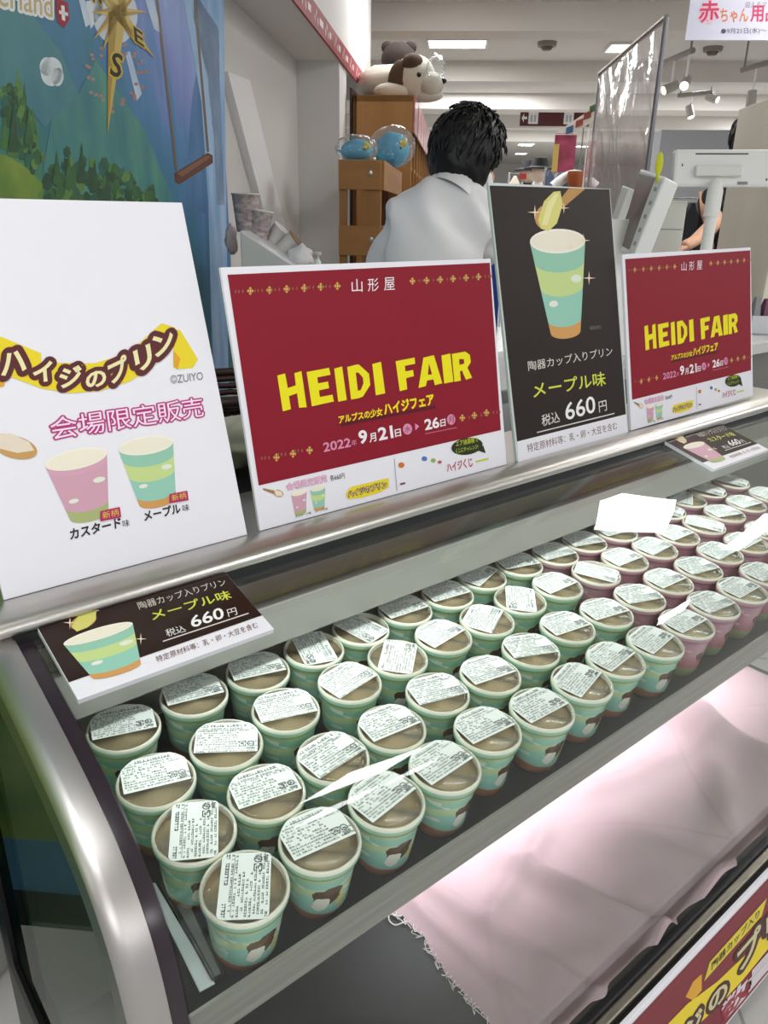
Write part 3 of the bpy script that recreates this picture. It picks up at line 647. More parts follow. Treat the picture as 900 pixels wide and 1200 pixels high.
cup_pic(A, 'lower_strip', (341, 579.5), (359, 575), (345.5, 603), (358.5, 599), C_PINK, 1); cup_pic(A, 'lower_strip', (363, 574), (381, 570), (368, 597.5), (380, 594), C_GREEN, 1)
A.text('lower_strip', 'カスタード味', (346, 607), (364.5, 602.5), (345.6, 603.5), DK, 1); A.text('lower_strip', 'メープル味', (369.5, 601), (384, 597.5), (369, 597.5), DK, 1)
A.poly('lower_strip', [(405, 578), (410, 571), (455, 560), (455.5, 571), (445, 577), (425, 583), (407, 585)], Y, 1)
A.text('lower_strip', 'ハイジのプリン', (408, 583), (453, 571), (407, 575.5), CR_, 2, bold=.01, edge=(BR_, .11))
A.poly('lower_strip', [(461.4, 537.5), (462.2, 537.3), (465.4, 575), (464.6, 575.2)], INK('#a9a6ab'), 1)
for i, (x, y, c) in enumerate(((470, 545, '#d0742f'), (497, 537.5, '#4b78b8'), (507.5, 539.5, '#8fae4a'), (515, 541.5, '#c3586a'))): A.ell('lower_strip', (x, y), 3.6-.4*i, 3.2-.4*i, INK(c), 1)
A.poly('lower_strip', [(468.5, 566.5), (474.5, 565), (474.7, 567), (468.7, 568.5)], INK('#6b2a33'), 1)
A.text('lower_strip', 'ハイジくじ', (524, 554), (554, 546.5), (522.5, 543), INK('#b01c35'), 1, bold=.02)
A.poly('lower_strip', [(557, 540), (572, 536.5), (572.2, 538.6), (557.2, 542)], INK('#c8d33a'), 1)
A.ell('lower_strip', (547, 523), 18.5, 9.8, INK('#27331c'), 1, -.16); A.poly('lower_strip', [(560, 528), (566, 522), (569, 531)], INK('#27331c'), 1)
A.text('lower_strip', 'エア抽選機で', (534, 523.5), (560, 517.5), (533.5, 517), INK('#cfd93a'), 2); A.text('lower_strip', 'くじにチャレンジ!', (534, 531.5), (560, 526), (533.5, 526), INK('#cfd93a'), 2)
A.flush(s2)
# second copy of the fair sign further along
a4 = hit(739.5, 507, Vector((0, .732, 0)), Vector((0, 1, 0)))
s4 = copy_tree(s2); s4.name = 'fair_sign.001'
s4.matrix_world = frame_mx(Vector((a4.x, .732, 1.0505)), Vector((1, 0, .012)), Vector((0, math.sin(D2R(11.5)), math.cos(D2R(11.5))))) @ Matrix.Scale(1.03, 4, (1, 0, 0))
s4['label'] = 'red landscape fair sign with yellow headline, rightmost board, in front of the card terminal'
s2['group'] = s4['group'] = 'red fair signs'
# ---------------------------------------------------------------- dark maple sign
s3, A, W3, H3 = sign('maple_sign', 'dark brown portrait sign picturing a green cup and spoonful of pudding, price 660', (606, 542.5), (736, 509), 13.5, .404, edge=mat('sign_edge', '#c9d2d0', 0.4))
BRN, LY = mat('maple_brown_print', '#2b2320', .42, spec=.2), INK('#cdd54a')
A.poly('dark_panel', [(573.5, 217.5), (714, 222), (733.2, 485.5), (605.8, 517.5)], BRN, 0)
A.poly('white_strip', [(605.8, 517.5), (733.2, 485.5), (735.5, 508.5), (607, 541.5)], white_board, 0)
A.text('price_lettering', '陶器カップ入りプリン', (619, 435), (717.5, 416.5), (618, 423.5), INK('#ded9d2'), 1)
A.text('price_lettering', 'メープル味', (625, 467), (710, 451.5), (623, 449), LY, 1, bold=.012)
A.text('price_lettering', '税込', (635, 500), (656, 494.5), (634, 486.5), INK('#e5e2de'), 1); A.text('price_lettering', '660', (663, 493), (698, 483), (661, 472.5), INK('#efeeec'), 1, bold=.01); A.text('price_lettering', '円', (702, 483.5), (711, 481), (701, 471), INK('#e5e2de'), 1)
A.poly('price_lettering', [(629, 506.2), (719.6, 483.8), (719.7, 485.1), (629, 507.5)], INK('#d8d4d0'), 1)
A.text('price_lettering', '特定原材料等：乳・卵・大豆を含む', (618, 530.5), (723, 503), (617, 520.5), INK('#6f4a3c'), 1)
cup_pic(A, 'cup_picture', (620.5, 284), (685.5, 281.5), (645, 391), (680, 387.5), C_GREEN, 1, ry=.135)
spoon_pic(A, 'spoon_picture', (640, 254), 13, 15, .5, [(652, 250), (686, 221), (666, 221), (650, 242)], [(637, 236), (648, 225), (656, 224), (659, 240), (652, 262), (642, 271), (633, 268), (630, 258)], 1)
A.poly('spoon_picture', [(641, 238), (650, 227), (654, 228), (646, 246), (641, 264), (634, 264)], INK('#e6e3a0'), 4)
for c, r in (((626, 249), 9), ((660, 244), 7), ((683, 282), 8), ((689.5, 326), 8), ((668, 290), 5)): sparkle(A, 'spoon_picture', c, r, 5)
A.text('price_lettering', '©ZUIYO', (691, 386.5), (704, 385), (690.7, 382.5), INK('#8c8580'), 1)
A.flush(s3)
# ---------------------------------------------------------------- price cards lying on the glass
def card_frame(tl, tr, bl):
    p = Vector((0, .599, 1.0035)); q = Vector((0, .697, 1.0305)); V = (q-p).normalized(); N = Vector((1, 0, 0)).cross(V).normalized()
    a = hit(*bl, p, N); return p, N, V, a
p_, N_, V_, a_ = card_frame(None, None, (90.7, 819.5))
c1 = frame_mx(Vector((a_.x, .599, 1.0035)), Vector((1, 0, 0)), V_)
def price_card(mx, label, flavour, cup, blobc, name='price_card'):
    t = thing(name, label, 'price card', mx=mx)
    CW, CH = .1985, .1015
    MB().box((0, 0, -.006), (CW, CH, 0)).build('card_body', white_board, t, local=True, bevel=0.0005)
    A = Art(c1); BRN = INK('#2e201b', .15); k = A.px
    A.poly('dark_panel', [(.0006, .0225), (CW-.0006, .0225), (CW-.0006, CH-.0006), (.0006, CH-.0006)], BRN, 0, False)
    A.text('price_lettering', '陶器カップ入りプリン', (163.5, 715), (266, 686), (160, 706.5), INK('#cfc8c0'), 1); A.text('price_lettering', flavour, (179, 728), (272.5, 701.5), (174.5, 717), LY, 1, bold=.012)
    A.text('price_lettering', '税込', (196, 747), (218.5, 740.5), (193, 738.5), INK('#e5e2de'), 1); A.text('price_lettering', '660', (225, 736.5), (263.5, 724.5), (222, 723), INK('#f0efed'), 1, bold=.015); A.text('price_lettering', '円', (268, 723.5), (278.5, 720.5), (265.5, 715), INK('#e5e2de'), 1)
    A.poly('price_lettering', [(190.8, 751.5), (291, 718.5), (291.5, 719.7), (191, 752.7)], INK('#d8d4d0'), 1)
    A.text('price_lettering', '特定原材料等：乳・卵・大豆を含む', (184, 777), (303, 735.5), (182, 769.5), INK('#6f3f36'), 1)
    cup_pic(A, 'cup_picture', (74.5, 756), (155.5, 731), (108, 795), (165, 778), cup, 2, ry=.12)
    spoon_pic(A, 'spoon_picture', (98, 729), 16, 8, -.4, [(108, 720), (143, 699.5), (131, 702), (104, 716)], [(84, 735), (92, 722), (104, 714), (113, 716), (112, 727), (103, 736), (90, 741)], 1, '#9a6b34', blobc)
    for c, r in (((82, 731), 8), ((165, 750), 7), ((112, 717), 5)): sparkle(A, 'spoon_picture', c, r, 6)
    A.flush(t); return t
price_card(c1, 'brown price card with a green cup, lying on the glass at near left', 'メープル味', C_GREEN, '#d5cf72')
p_, N_, V_, a2 = card_frame(None, None, (828, 545))
price_card(frame_mx(Vector((a2.x, .599, 1.0035)), Vector((1, 0, 0)), V_), 'brown price card with a pink cup, lying on the glass below the rightmost sign', 'カスタード味', C_PINK, '#e0d2a8', 'price_card.001')
# ---------------------------------------------------------------- red board hung in front of the case
mx = frame_mx(Vector((.56, .323, .092)), Vector((1, 0, 0)), Vector((0, 0, 1)))
rb = thing('hanging_board', 'red board with white border hung on the front of the case, low at the right', 'sign', mx=mx)
MB().box((0, 0, -.006), (.72, .336, 0)).build('board', white_board, rb, local=True, bevel=.0006)
A = Art(mx); DRD = INK('#7d2430', .5)
A.poly('red_panel', [(.008, .008), (.712, .008), (.712, .322), (.008, .322)], DRD, 0, False)
A.poly('red_panel', [(.02, .306), (.70, .306), (.70, .3068), (.02, .3068)], INK('#a9566a'), 1, False)
A.poly('ribbon', [(803, 1168), (812, 1150), (822, 1141), (822, 1160), (812, 1172)], OR, 1)
A.poly('ribbon', [(778, 1204), (805, 1176), (840, 1150), (880, 1112), (905, 1080), (905, 1105), (870, 1148), (845, 1175), (815, 1203), (790, 1225)], Y, 2)
A.poly('ribbon', [(824.5, 1149.5), (831, 1127), (898, 1052), (892, 1073)], INK('#d8c83a'), 3)
A.text('tag_lettering', '陶器カップ入り', (833, 1137), (889, 1073), (833, 1128), INK('#3a2a18'), 4, bold=.02)
for ch, bl, br, tl in (('ハ', (742, 1285), (768, 1258), (742, 1258)), ('イ', (771, 1256), (794, 1232), (771, 1230)), ('ジ', (799, 1228), (822, 1203), (799, 1202)), ('の', (830, 1189), (852, 1166), (829, 1170)), ('プ', (864, 1142), (891, 1110), (863, 1112)), ('リ', (897, 1104), (920, 1078), (897, 1076)), ('ン', (928, 1070), (955, 1040), (928, 1042))):
    A.text('logo_lettering', ch, bl, br, tl, INK('#cfc79a'), 4, bold=.03, edge=(INK('#452021'), .17))
A.text('count_lettering', '数量限定', (845, 1201), (955, 1071), (844, 1178), INK('#d9d3d8'), 3, bold=.03, edge=(INK('#9a2c3c'), .06))
A.flush(rb)
# ================================================================== painted mural panel on the left wall
UMU = ul+.07
wR = at_u(266, 220, UMU)[0]; W0 = -.35
mx = frame_mx(GU*UMU+GW*W0+Vector((0, 0, .26)), GW, Vector((0, 0, 1)))
mu = thing('mural_panel', 'tall mural board of green alpine meadow and blue peaks at the left', 'mural', mx=mx)
def mural_material():
    m = bpy.data.materials.new('mural_paint'); m.use_nodes = True; nt = m.node_tree; N = nt.nodes; L = nt.links; b = N['Principled BSDF']; b.inputs['Roughness'].default_value = .55
    tc = N.new('ShaderNodeTexCoord'); sp = N.new('ShaderNodeSeparateXYZ'); L.new(tc.outputs['Object'], sp.inputs[0])
    mp = N.new('ShaderNodeMapping'); mp.inputs['Rotation'].default_value = (0, 0, D2R(25)); mp.inputs['Scale'].default_value = (7, 1.6, 1); L.new(tc.outputs['Object'], mp.inputs[0])
    n = N.new('ShaderNodeTexNoise'); n.inputs['Scale'].default_value = 1.6; n.inputs['Detail'].default_value = 5; n.inputs['Distortion'].default_value = .6; L.new(mp.outputs[0], n.inputs['Vector'])
    a = N.new('ShaderNodeMath'); a.operation = 'MULTIPLY_ADD'; a.inputs[1].default_value = .407; L.new(sp.outputs[0], a.inputs[0])
    c = N.new('ShaderNodeMath'); c.operation = 'MULTIPLY_ADD'; c.inputs[1].default_value = .643; L.new(sp.outputs[1], c.inputs[0]); L.new(a.outputs[0], c.inputs[2])
    a.inputs[2].default_value = -1.56
    d = N.new('ShaderNodeMath'); d.operation = 'MULTIPLY_ADD'; d.inputs[1].default_value = .50; L.new(n.outputs[0], d.inputs[0]); L.new(c.outputs[0], d.inputs[2])
    f = N.new('ShaderNodeMath'); f.operation = 'DIVIDE'; f.inputs[1].default_value = 1.0; L.new(d.outputs[0], f.inputs[0])
    r = N.new('ShaderNodeValToRGB'); e = r.color_ramp.elements
    cols = [(.0, '#6f9a44'), (.10, '#558a55'), (.20, '#3f8272'), (.33, '#347a8c'), (.45, '#3f7ea4'), (.56, '#5487bb'), (.68, '#7f8fce'), (.80, '#92a9de'), (1, '#d3e2f0')]
    e[0].position = 0; e[0].color = (*rgb(cols[0][1]), 1); e[1].position = 1; e[1].color = (*rgb(cols[-1][1]), 1)
    for p, q in cols[1:-1]: z = e.new(p); z.color = (*rgb(q), 1)
    L.new(f.outputs[0], r.inputs[0]); L.new(r.outputs[0], b.inputs['Base Color']); return m
LW = wR-W0
MB().box((0, 0, -.05), (LW, 2.47, 0)).build('panel', mural_material(), mu, local=True)
A = Art(mx); rd = random.Random(5)
sl = mat('painted_slope', '#579b86', .55, vary=.45, vscale=5, dark='#3a7c86', stretch=(3, 1, 1)); sl2 = mat('painted_far_slope', '#5a86b8', .55, vary=.45, vscale=5, dark='#3f74a0', stretch=(3, 1, 1))
A.poly('painted_sky', [(214, -5), (262, -5), (268, 470), (250, 470), (244, 240), (236, 120)], mat('painted_sky', '#b9d3ee', .55, vary=.5, vscale=4, dark='#7fb0de', stretch=(4, 1, 1)), 1)
A.poly('painted_water', [(0, .08), (LW, .08), (LW, .19), (0, .19)], mat('painted_water', '#4f92b4', .5, vary=.3, vscale=6), 1, False); sl = mat('painted_slope', '#579b86', .55, vary=.45, vscale=5, dark='#3a7c86', stretch=(3, 1, 1)); sl2 = mat('painted_far_slope', '#5a86b8', .55, vary=.45, vscale=5, dark='#3f74a0', stretch=(3, 1, 1))
A.poly('painted_slope', [(205, 240), (168, 150), (130, 96), (112, 70), (92, 110), (60, 140), (50, 200), (60, 250), (205, 250)], sl, 1)
A.poly('painted_slope', [(92, 110), (70, 60), (40, 20), (10, -5), (-30, -5), (-30, 90), (20, 110), (52, 150), (60, 140)], mat('painted_dark_slope', '#4f8f92', .55, vary=.45, vscale=4, dark='#3c7488', stretch=(3, 1, 1)), 1)
A.poly('painted_slope', [(215, 250), (225, 120), (236, 40), (256, 120), (264, 250)], sl2, 0)
A.poly('painted_water', [(0, 0), (LW, 0), (LW, .08), (0, .08)], INK('#15161a'), 1, False)
gm = mat('painted_meadow', '#86a03c', .55, vary=.35, vscale=9, dark='#4d7a35')
tm = mat('painted_trees', '#3f6c33', .55, vary=.5, vscale=14, dark='#214a33'); tm2 = mat('painted_trees_light', '#5d8a3c', .55, vary=.5, vscale=14, dark='#356b39')
A.poly('painted_meadow', [(-30, 175), (8, 182), (30, 196), (50, 215), (56, 260), (-30, 260)], gm, 1)
A.poly('painted_meadow', [(0, .19), (LW*.8, .19), (LW*.8, 1.05), (LW*.4, 1.0), (0, 1.25)], gm, 1, False)
def tree(x, y, w, h, m, ly):
    l = []; r = []
    for k in range(7):
        f = k/6; l.append((x-w*.5*(1-f)*(1.15 if k % 2 else .8), y-h*f)); r.append((x+w*.5*(1-f)*(1.15 if k % 2 else .8), y-h*f))
    A.poly('painted_trees', l+r[::-1], m, ly)
for (x, y, w, h) in ((15, 184, 15, 60), (12, 150, 12, 55), (24, 150, 13, 60), (31, 175, 12, 50), (38, 165, 12, 42), (5, 175, 12, 45), (41, 188, 11, 40), (20, 118, 10, 40), (28, 135, 10, 40)): tree(x, y, w, h, rd.choice((tm, tm, tm2)), 2)
gs = [mat('painted_leaf_%s' % n_, h_, .55, vary=.5, vscale=22, dark=k_) for n_, h_, k_ in (('deep', '#2f5c35', '#1d4434'), ('mid', '#46783a', '#2c5a35'), ('light', '#6d9a45', '#4a7a3c'), ('teal', '#34705c', '#255648'))]
def bush(x, y, r, m, ly):
    pts = []
    for k in range(14):
        t = 2*math.pi*k/14; q = r*rd.uniform(.75, 1.2); pts.append((x+q*math.cos(t)*.75, y+q*math.sin(t)*1.15))
    A.poly('painted_trees', pts, m, ly)
for k in range(190):
    x = rd.uniform(48, 185); top = 172+abs(x-88)*.55+(8 if x < 66 else 0); y = rd.uniform(top, 262); bush(x, y, rd.uniform(4, 8), rd.choice(gs[:2]+gs[:2]+gs[2:]), 2+k*.02)
for k in range(60):
    t = rd.random(); x = 6+38*t+rd.uniform(-7, 7); y = 95+95*t+rd.uniform(-14, 26); bush(x, y, rd.uniform(3.5, 6.5), rd.choice(gs[:2]+gs[1:]), 2.6+k*.02)
for (x, y, w, h) in ((95, 215, 13, 48), (80, 222, 12, 44), (110, 226, 12, 40), (66, 216, 11, 40), (125, 236, 11, 34), (15, 178, 13, 60), (33, 170, 11, 46)): tree(x, y, w, h, rd.choice(gs[:2]), 6.2)
pk = mat('painted_snow', '#d4e2ee', .55, vary=.3, vscale=10, dark='#9dbbe0')
A.poly('painted_peaks', [(231, -5), (256, 34), (258, 110), (263, 240), (254, 240), (250, 160), (243, 90), (226, 20)], pk, 1)
A.poly('painted_peaks', [(146, 62), (152, 60), (166, 110), (160, 118)], pk, 1); A.poly('painted_peaks', [(92, 0), (99, 0), (106, 28), (100, 32)], pk, 1); A.poly('painted_peaks', [(170, 0), (180, 0), (190, 40), (180, 34)], pk, 1)
A.poly('painted_peaks', [(100, 2), (122, -4), (118, 18), (106, 34)], INK('#dfe6ec'), 1); A.ell('painted_peaks', (135, 18), 26, 34, INK('#cfdbe6'), 1)
GD, GD2 = INK('#b39440'), INK('#d2b765')
cx, cy = 137, 14
for (tx, ty, w) in ((125, 158, 11), (181, 69, 8), (172, 14, 7), (106, 14, 7), (108, 46, 7), (140, -60, 11), (160, 55, 5), (118, 62, 5), (165, -15, 6), (110, -15, 6)):
    d = Vector((tx-cx, ty-cy)).normalized(); n = Vector((-d.y, d.x))
    A.poly('compass_rose', [(cx+n.x*w, cy+n.y*w), (tx, ty), (cx, cy)], GD, 7); A.poly('compass_rose', [(cx-n.x*w, cy-n.y*w), (tx, ty), (cx, cy)], GD2, 7)
BK, GY = INK('#17140f'), INK('#d5b63c')
for ch, bl, br, tl in (('S', (127, 88), (140, 92), (131, 60)), ('E', (157, 48), (168, 56), (155, 30)), ('N', (108, 2), (118, 6), (108, -14))):
    A.text('compass_lettering', ch, bl, br, tl, BK, 9, bold=.02, edge=(GY, .09))
for k in range(34):
    t = k*.42; A.ell('painted_petals', (135+rd.uniform(34, 48)*.75*math.cos(t), 84+rd.uniform(30, 48)*math.sin(t)*(1 if math.sin(t) > 0 else .7)), 2.6, 2.2, INK('#a98a86'), 2, n=8)
A.text('title_lettering', 'Switzerland', (-75, -10), (61, 21), (-76, -45), INK('#cbb98a'), 3, bold=.01, edge=(INK('#eef0f0'), .10))
A.poly('shield_emblem', [(65, -2), (79, 3), (81, 22), (75, 33), (68, 27), (65, 14)], INK('#a0192c'), 2)
A.poly('shield_emblem', [(71, 6), (75, 7), (76, 25), (72, 23)], INK('#f2f2f2'), 3); A.poly('shield_emblem', [(68.5, 12), (79, 15), (79.3, 19), (68.8, 16)], INK('#f2f2f2'), 3)
for c, a, b in (((60, 84), 13, 17), ((54, 78), 8, 11), ((67, 90), 7, 11)): A.ell('painted_cloud', c, a, b, INK('#dfe9ec'), 2)
A.poly('painted_swing', [(182, -5), (185, -5), (208, 200), (205, 200)], INK('#7a6a5c'), 2); A.poly('painted_swing', [(226, -5), (229, -5), (245, 178), (242, 178)], INK('#7a6a5c'), 2)
A.poly('painted_swing', [(204, 203), (243, 179), (249, 182), (249, 191), (210, 216), (205, 213)], INK('#6b4636'), 3); A.poly('painted_swing', [(207, 203), (242, 182), (247, 184), (213, 207)], INK('#8d6650'), 4)
A.flush(mu)
# ================================================================== behind the counter
MB().box((.16, 1.06, 0), (2.7, 1.46, 1.035)).build('x', mat('counter_front', '#8d8a86', .5))  if False else None
bc = thing('back_counter', 'long light grey work counter behind the row of signs', 'counter', (1.45, 1.26, 0))
MB().box((.58, 1.08, 1.02), (2.72, 1.42, 1.055)).build('worktop', mat('grey_laminate', '#c3c3c2', .4), bc, bevel=.004)
MB().box((.62, 1.10, 0), (2.70, 1.40, 1.02)).build('carcass', mat('counter_front', '#6b6966', .5), bc)
# basket and crumpled cloth seen in the gap between the first two signs
q = hit(275, 478, Vector((0, 1.20, 0)), Vector((0, 1, 0)))
bk = thing('wicker_basket', 'dark wicker basket in the gap behind the two leftmost signs', 'basket', (q.x, 1.22, 1.055))
mb = MB()
zt_ = q.z+.035
n_r = int((zt_-1.06)/.012)
for k in range(n_r):
    r = .10+.02*k/n_r; path = [(q.x+(r+.003*(-1)**(i+k))*math.cos(i*math.pi/14)*1.2, 1.22+(r+.003*(-1)**(i+k))*math.sin(i*math.pi/14), 1.062+k*.012) for i in range(28)]
    mb.tube(path, .0062, 6, closed=True)
mb.lathe([(0, 0), (.095, 0), (.095, .004), (0, .004)], (q.x, 1.22, 1.056), 24)
mb.build('woven_wall', mat('wicker', '#3b2018', .55, vary=.4, vscale=60), bk, smooth='all')
MB().tube([(q.x+.125*1.2*math.cos(t*math.pi/16), 1.22+.125*math.sin(t*math.pi/16), zt_) for t in range(32)], .009, 8, closed=True).build('rim', mat('wicker_rim', '#2d1712', .5), bk, smooth='all')
q = hit(277, 508, Vector((0, .99, 0)), Vector((0, 1, 0)))
ck = thing('crumpled_towel', 'crumpled off-white towel behind the gap between the two leftmost signs', 'towel', (q.x, .98, 1.05))
def crump(cx, cy, z0, z1, rx, ry, seed):
    mb = MB(); n = 40; m = 22; vs = []
    for i in range(m+1):
        th = math.pi*i/m
        for k in range(n):
            a = 2*math.pi*k/n; d = Vector((math.sin(th)*math.cos(a), math.sin(th)*math.sin(a), math.cos(th)))
            f = 1+.28*noise.noise(d*2.2+Vector((seed, 0, 0)))+.14*abs(noise.noise(d*6+Vector((0, seed, 0))))
            vs.append((cx+d.x*rx*f, cy+d.y*ry*f, max(z0, (z0+z1)/2+d.z*(z1-z0)/2*f)))
    fs = [(i*n+k, (i+1)*n+k, (i+1)*n+(k+1) % n, i*n+(k+1) % n) for i in range(m) for k in range(n)]
    return mb.add(vs, fs)
crump(q.x, .965, 1.0535, q.z+.03, .075, .04, 3.1).build('cloth_fold', mat('offwhite_cloth', '#c9c3b4', .85, vary=.2, vscale=20), ck, smooth='all')
# ------------------------------------------------------------ sloped stand with paper cups
WS = 2.15
p = [uz(272, 264, WS), uz(281, 270, WS), uz(345, 312, WS), uz(405, 352, WS)]
st = thing('sloped_stand', 'white sloping stand carrying paper cups behind the first red sign', 'stand', S(p[2][0], WS+.1, 0))
MB(S).prism([(p[1][0]-.002, 0.0), (p[3][0], 0.0), p[3], p[1]], WS, WS+.30, ax=1).build('side_panel', mat('stand_white', '#d3d3d5', .5), st, bevel=.003)
def paper_cup(px, py, tilt, sc, label, m, lip, dep=.12, seed=0, name='paper_cup'):
    u, z = uz(px, py, WS+dep); t = thing(name, label, 'paper cup', S(u, WS+dep, z), group='paper cups on the sloping stand')
    ax = Vector((S2*math.sin(tilt), -S2*math.sin(tilt), math.cos(tilt)))
    c = S(u, WS+dep, z)
    MB().lathe([(.0, 0), (.024*sc, 0), (.034*sc, .085*sc), (.0355*sc, .087*sc), (.034*sc, .089*sc), (.031*sc, .083*sc), (.022*sc, .006*sc)], c, 28, axis=ax).build('cup_wall', m, t, smooth=True)
    MB().lathe([(.0345*sc, .086*sc), (.037*sc, .088*sc), (.0345*sc, .0905*sc)], c, 28, axis=ax).build('rolled_lip', lip, t, smooth=True)
    return t
pm = mat('printed_paper', '#cfc8c6', .6, vary=.55, vscale=45, dark='#8d6a70', stretch=(1, 1, 2)); pm2 = mat('plain_paper', '#e9e5e0', .6, vary=.3, vscale=30)
kraft = mat('kraft_paper', '#8a6a42', .7); maroon = mat('maroon_paper', '#6d2b3a', .6)
paper_cup(289, 272, 0.02, 1.12, 'tall upright paper cup at the top of the sloping stand', pm, pm2)
paper_cup(303, 284, 0.15, .95, 'tilted printed paper cup second down the sloping stand', pm, pm2)
paper_cup(312, 290, 0.75, .8, 'white paper cup lying third down the sloping stand', pm2, pm2, .16)
paper_cup(325, 296, 0.95, .75, 'brown rimmed paper cup lying lowest on the sloping stand', pm2, kraft, .14)
def lump(name, label, cat, px, py, w, h, WD, m, seed):
    u, z = uz(px, py, WD); r = uz(px+w/2, py, WD)[0]-u; hz = z-uz(px, py+h/2, WD)[1]
    t = thing(name, label, cat, S(u, WD, z-hz)); mb = MB(S); base = []
    vs = []; n = 24; mm = 14
    for i in range(mm+1):
        th = math.pi*i/mm
        for k in range(n):
            a = 2*math.pi*k/n; d = Vector((math.sin(th)*math.cos(a), math.sin(th)*math.sin(a), math.cos(th))); f = 1+.35*noise.noise(d*2.5+Vector((seed, 0, 0)))
            vs.append((u+d.x*r*f, WD+d.y*r*.8*f, z+max(-hz, d.z*hz*f)))
    mb.add(vs, [(i*n+k, (i+1)*n+k, (i+1)*n+(k+1) % n, i*n+(k+1) % n) for i in range(mm) for k in range(n)]).build('crumpled_paper', m, t, smooth='all'); return t
lump('napkin', 'crumpled white napkin at the foot of the sloping stand', 'napkin', 352, 302, 30, 26, WS+.1, mat('napkin_white', '#e7e6e4', .8), 1.7)
lump('paper_bag', 'small white and maroon paper bag at the top edge of the sloping stand', 'bag', 271, 282, 14, 34, WS+.15, mat('bag_paper', '#e0d9d4', .8, vary=.5, vscale=14, dark='#a88a8a'), 5.2)
u, z = uz(372, 309, WS)
bt = thing('pump_bottle', 'small white pump bottle right of the sloping stand', 'bottle', S(u, WS, z-.05))
MB(S).lathe([(0, z-.06), (.022, z-.06), (.022, z-.03), (.008, z+.008), (.005, z+.012), (0, z+.012)], (u, WS, 0), 20).build('bottle_body', mat('bottle_white', '#e6e4e0', .3), bt, smooth=True)
MB(S).lathe([(0, z+.012), (.004, z+.012), (.004, z+.022), (.011, z+.023), (.011, z+.029), (0, z+.03)], (u, WS, 0), 16).build('pump_head', mat('pump_grey', '#d5d2cc', .3), bt, smooth=True)
# ------------------------------------------------------------ wooden fixtures
wood = mat('oak_board', '#b07c40', .5, vary=.25, vscale=3, stretch=(1, 1, 9)); wood2 = mat('oak_rail', '#a87438', .5, vary=.25, vscale=3, stretch=(6, 6, 1)); wdark = mat('oak_dark', '#6d4522', .6)  # darkest oak is for shelf and back boards
WF = 3.2; k = 4.5/3.2
uL, zT = uz(397, 187, WF); uR, _ = uz(447, 187, WF); zR = uz(397, 222, WF)[1]; z2 = uz(397, 264, WF)[1]; z3 = uz(397, 299, WF)[1]; WB = 4.15
fx = thing('wooden_crate_rack', 'tall open wooden rack with wide rails, blue plush birds on top', 'rack', S((uL+uR)/2, 3.6, 0))
pw = uz(447, 240, WF)[0]-uz(425, 240, WF)[0]
for (a, b) in (((uR-pw, WF), (uR, WF+.03)), ((uL, WF+.004), (uL+.03, WF+.03)), ((uL, WB-.03), (uL+.05, WB)), ((uR-.05, WB-.03), (uR, WB))):
    MB(S).box((a[0], a[1], 0), (b[0], b[1], zT-.002)).build('post', wood2, fx, bevel=.002)
for (za, zb) in ((zR, zT), (z3, z2), (z3-.45, z2-.45)):
    MB(S).box((uL, WF-.012, za), (uR-pw*.0, WF+.001, zb)).build('front_rail', wood, fx, bevel=.002)
    MB(S).box((uR-.001, WF, za), (uR+.012, WB, zb)).build('side_rail', wood, fx, bevel=.002)
MB(S).box((uL, WF, zT-.02), (uR, WB, zT)).build('top_board', wood, fx)
MB(S).box((uL, WF+.02, z3+.02), (uR, WB, z3+.04)).build('shelf_board', wdark, fx)
MB(S).box((uL, WB-.012, .1), (uR, WB-.002, zT-.02)).build('back_board', wdark, fx)
b_ = MB(S)
for (x, y) in ((434, 203), (435, 281)):
    u, z = uz(x, y, WF-.015); b_.lathe([(0, 0), (.010, 0), (.009, .004), (0, .006)], (u, WF-.012, z), 12, axis=Vector((0, -1, 0)))
b_.build('screw_cap', mat('screw_steel', '#b9b3a8', .3, 1), fx, smooth=True)
# tall cabinet behind
WK = 4.45
uL, zT2 = uz(413.5, 111, WK); uR, _ = uz(484, 111, WK)
cb = thing('oak_cabinet', 'tall oak shelving cabinet with plush dog lying on top', 'cabinet', S((uL+uR)/2, WK+.6, 0))
MB(S).box((uL, WK, 0), (uR, WK+.025, zT2)).build('end_panel', mat('oak_panel', '#b27f44', .45, vary=.2, vscale=2.5, stretch=(5, 5, .6)), cb, bevel=.002)
MB(S).box((uL, WK, zT2-.03), (uR, WK+2.6, zT2)).build('top_board', wood, cb)
MB(S).box((uL, WK, 0), (uL+.02, WK+2.6, zT2)).build('back_panel', wdark, cb)
for i in range(8): MB(S).box((uL+.02, WK+.3+i*.32, 0), (uR-.002, WK+.325+i*.32, zT2-.03)).build('divider', wood2, cb)
for z in (.5, .95, 1.35, 1.62): MB(S).box((uL+.02, WK+.02, z), (uR-.012, WK+2.6, z+.02)).build('shelf', wood, cb)
dk = MB(S).box((ub+.02, WK-.02, 0), (uL-.004, WK+.6, zT2+.03)).build('gap_shade_panel', mat('gap_shade_brown', '#2a1a14', .5)); tag(dk, 'dark panel put in for the shaded gap between white wall corner and oak cabinet', 'panel')  # dark panel stands in for the shade in the gap beside the cabinet
rdd = random.Random(9)
redp = mat('red_price_paper', '#a82f3a', .35, vary=.5, vscale=14, dark='#d9a3a2', coat=.3)
zB = at_u(484, 150, uR+.02)
for i in range(6):
    a = WK+.02+i*.36
    o = MB(S).box((uR+.002, a, zT2-.17), (uR+.012, a+.31, zT2+.005)).build('shelf_banner', redp, bevel=.001)
    tag(o, 'shiny red and white banner on the oak cabinet top edge, %s from the front' % ['first', 'second', 'third', 'fourth', 'fifth', 'sixth'][i], 'banner', 'red cabinet banners')
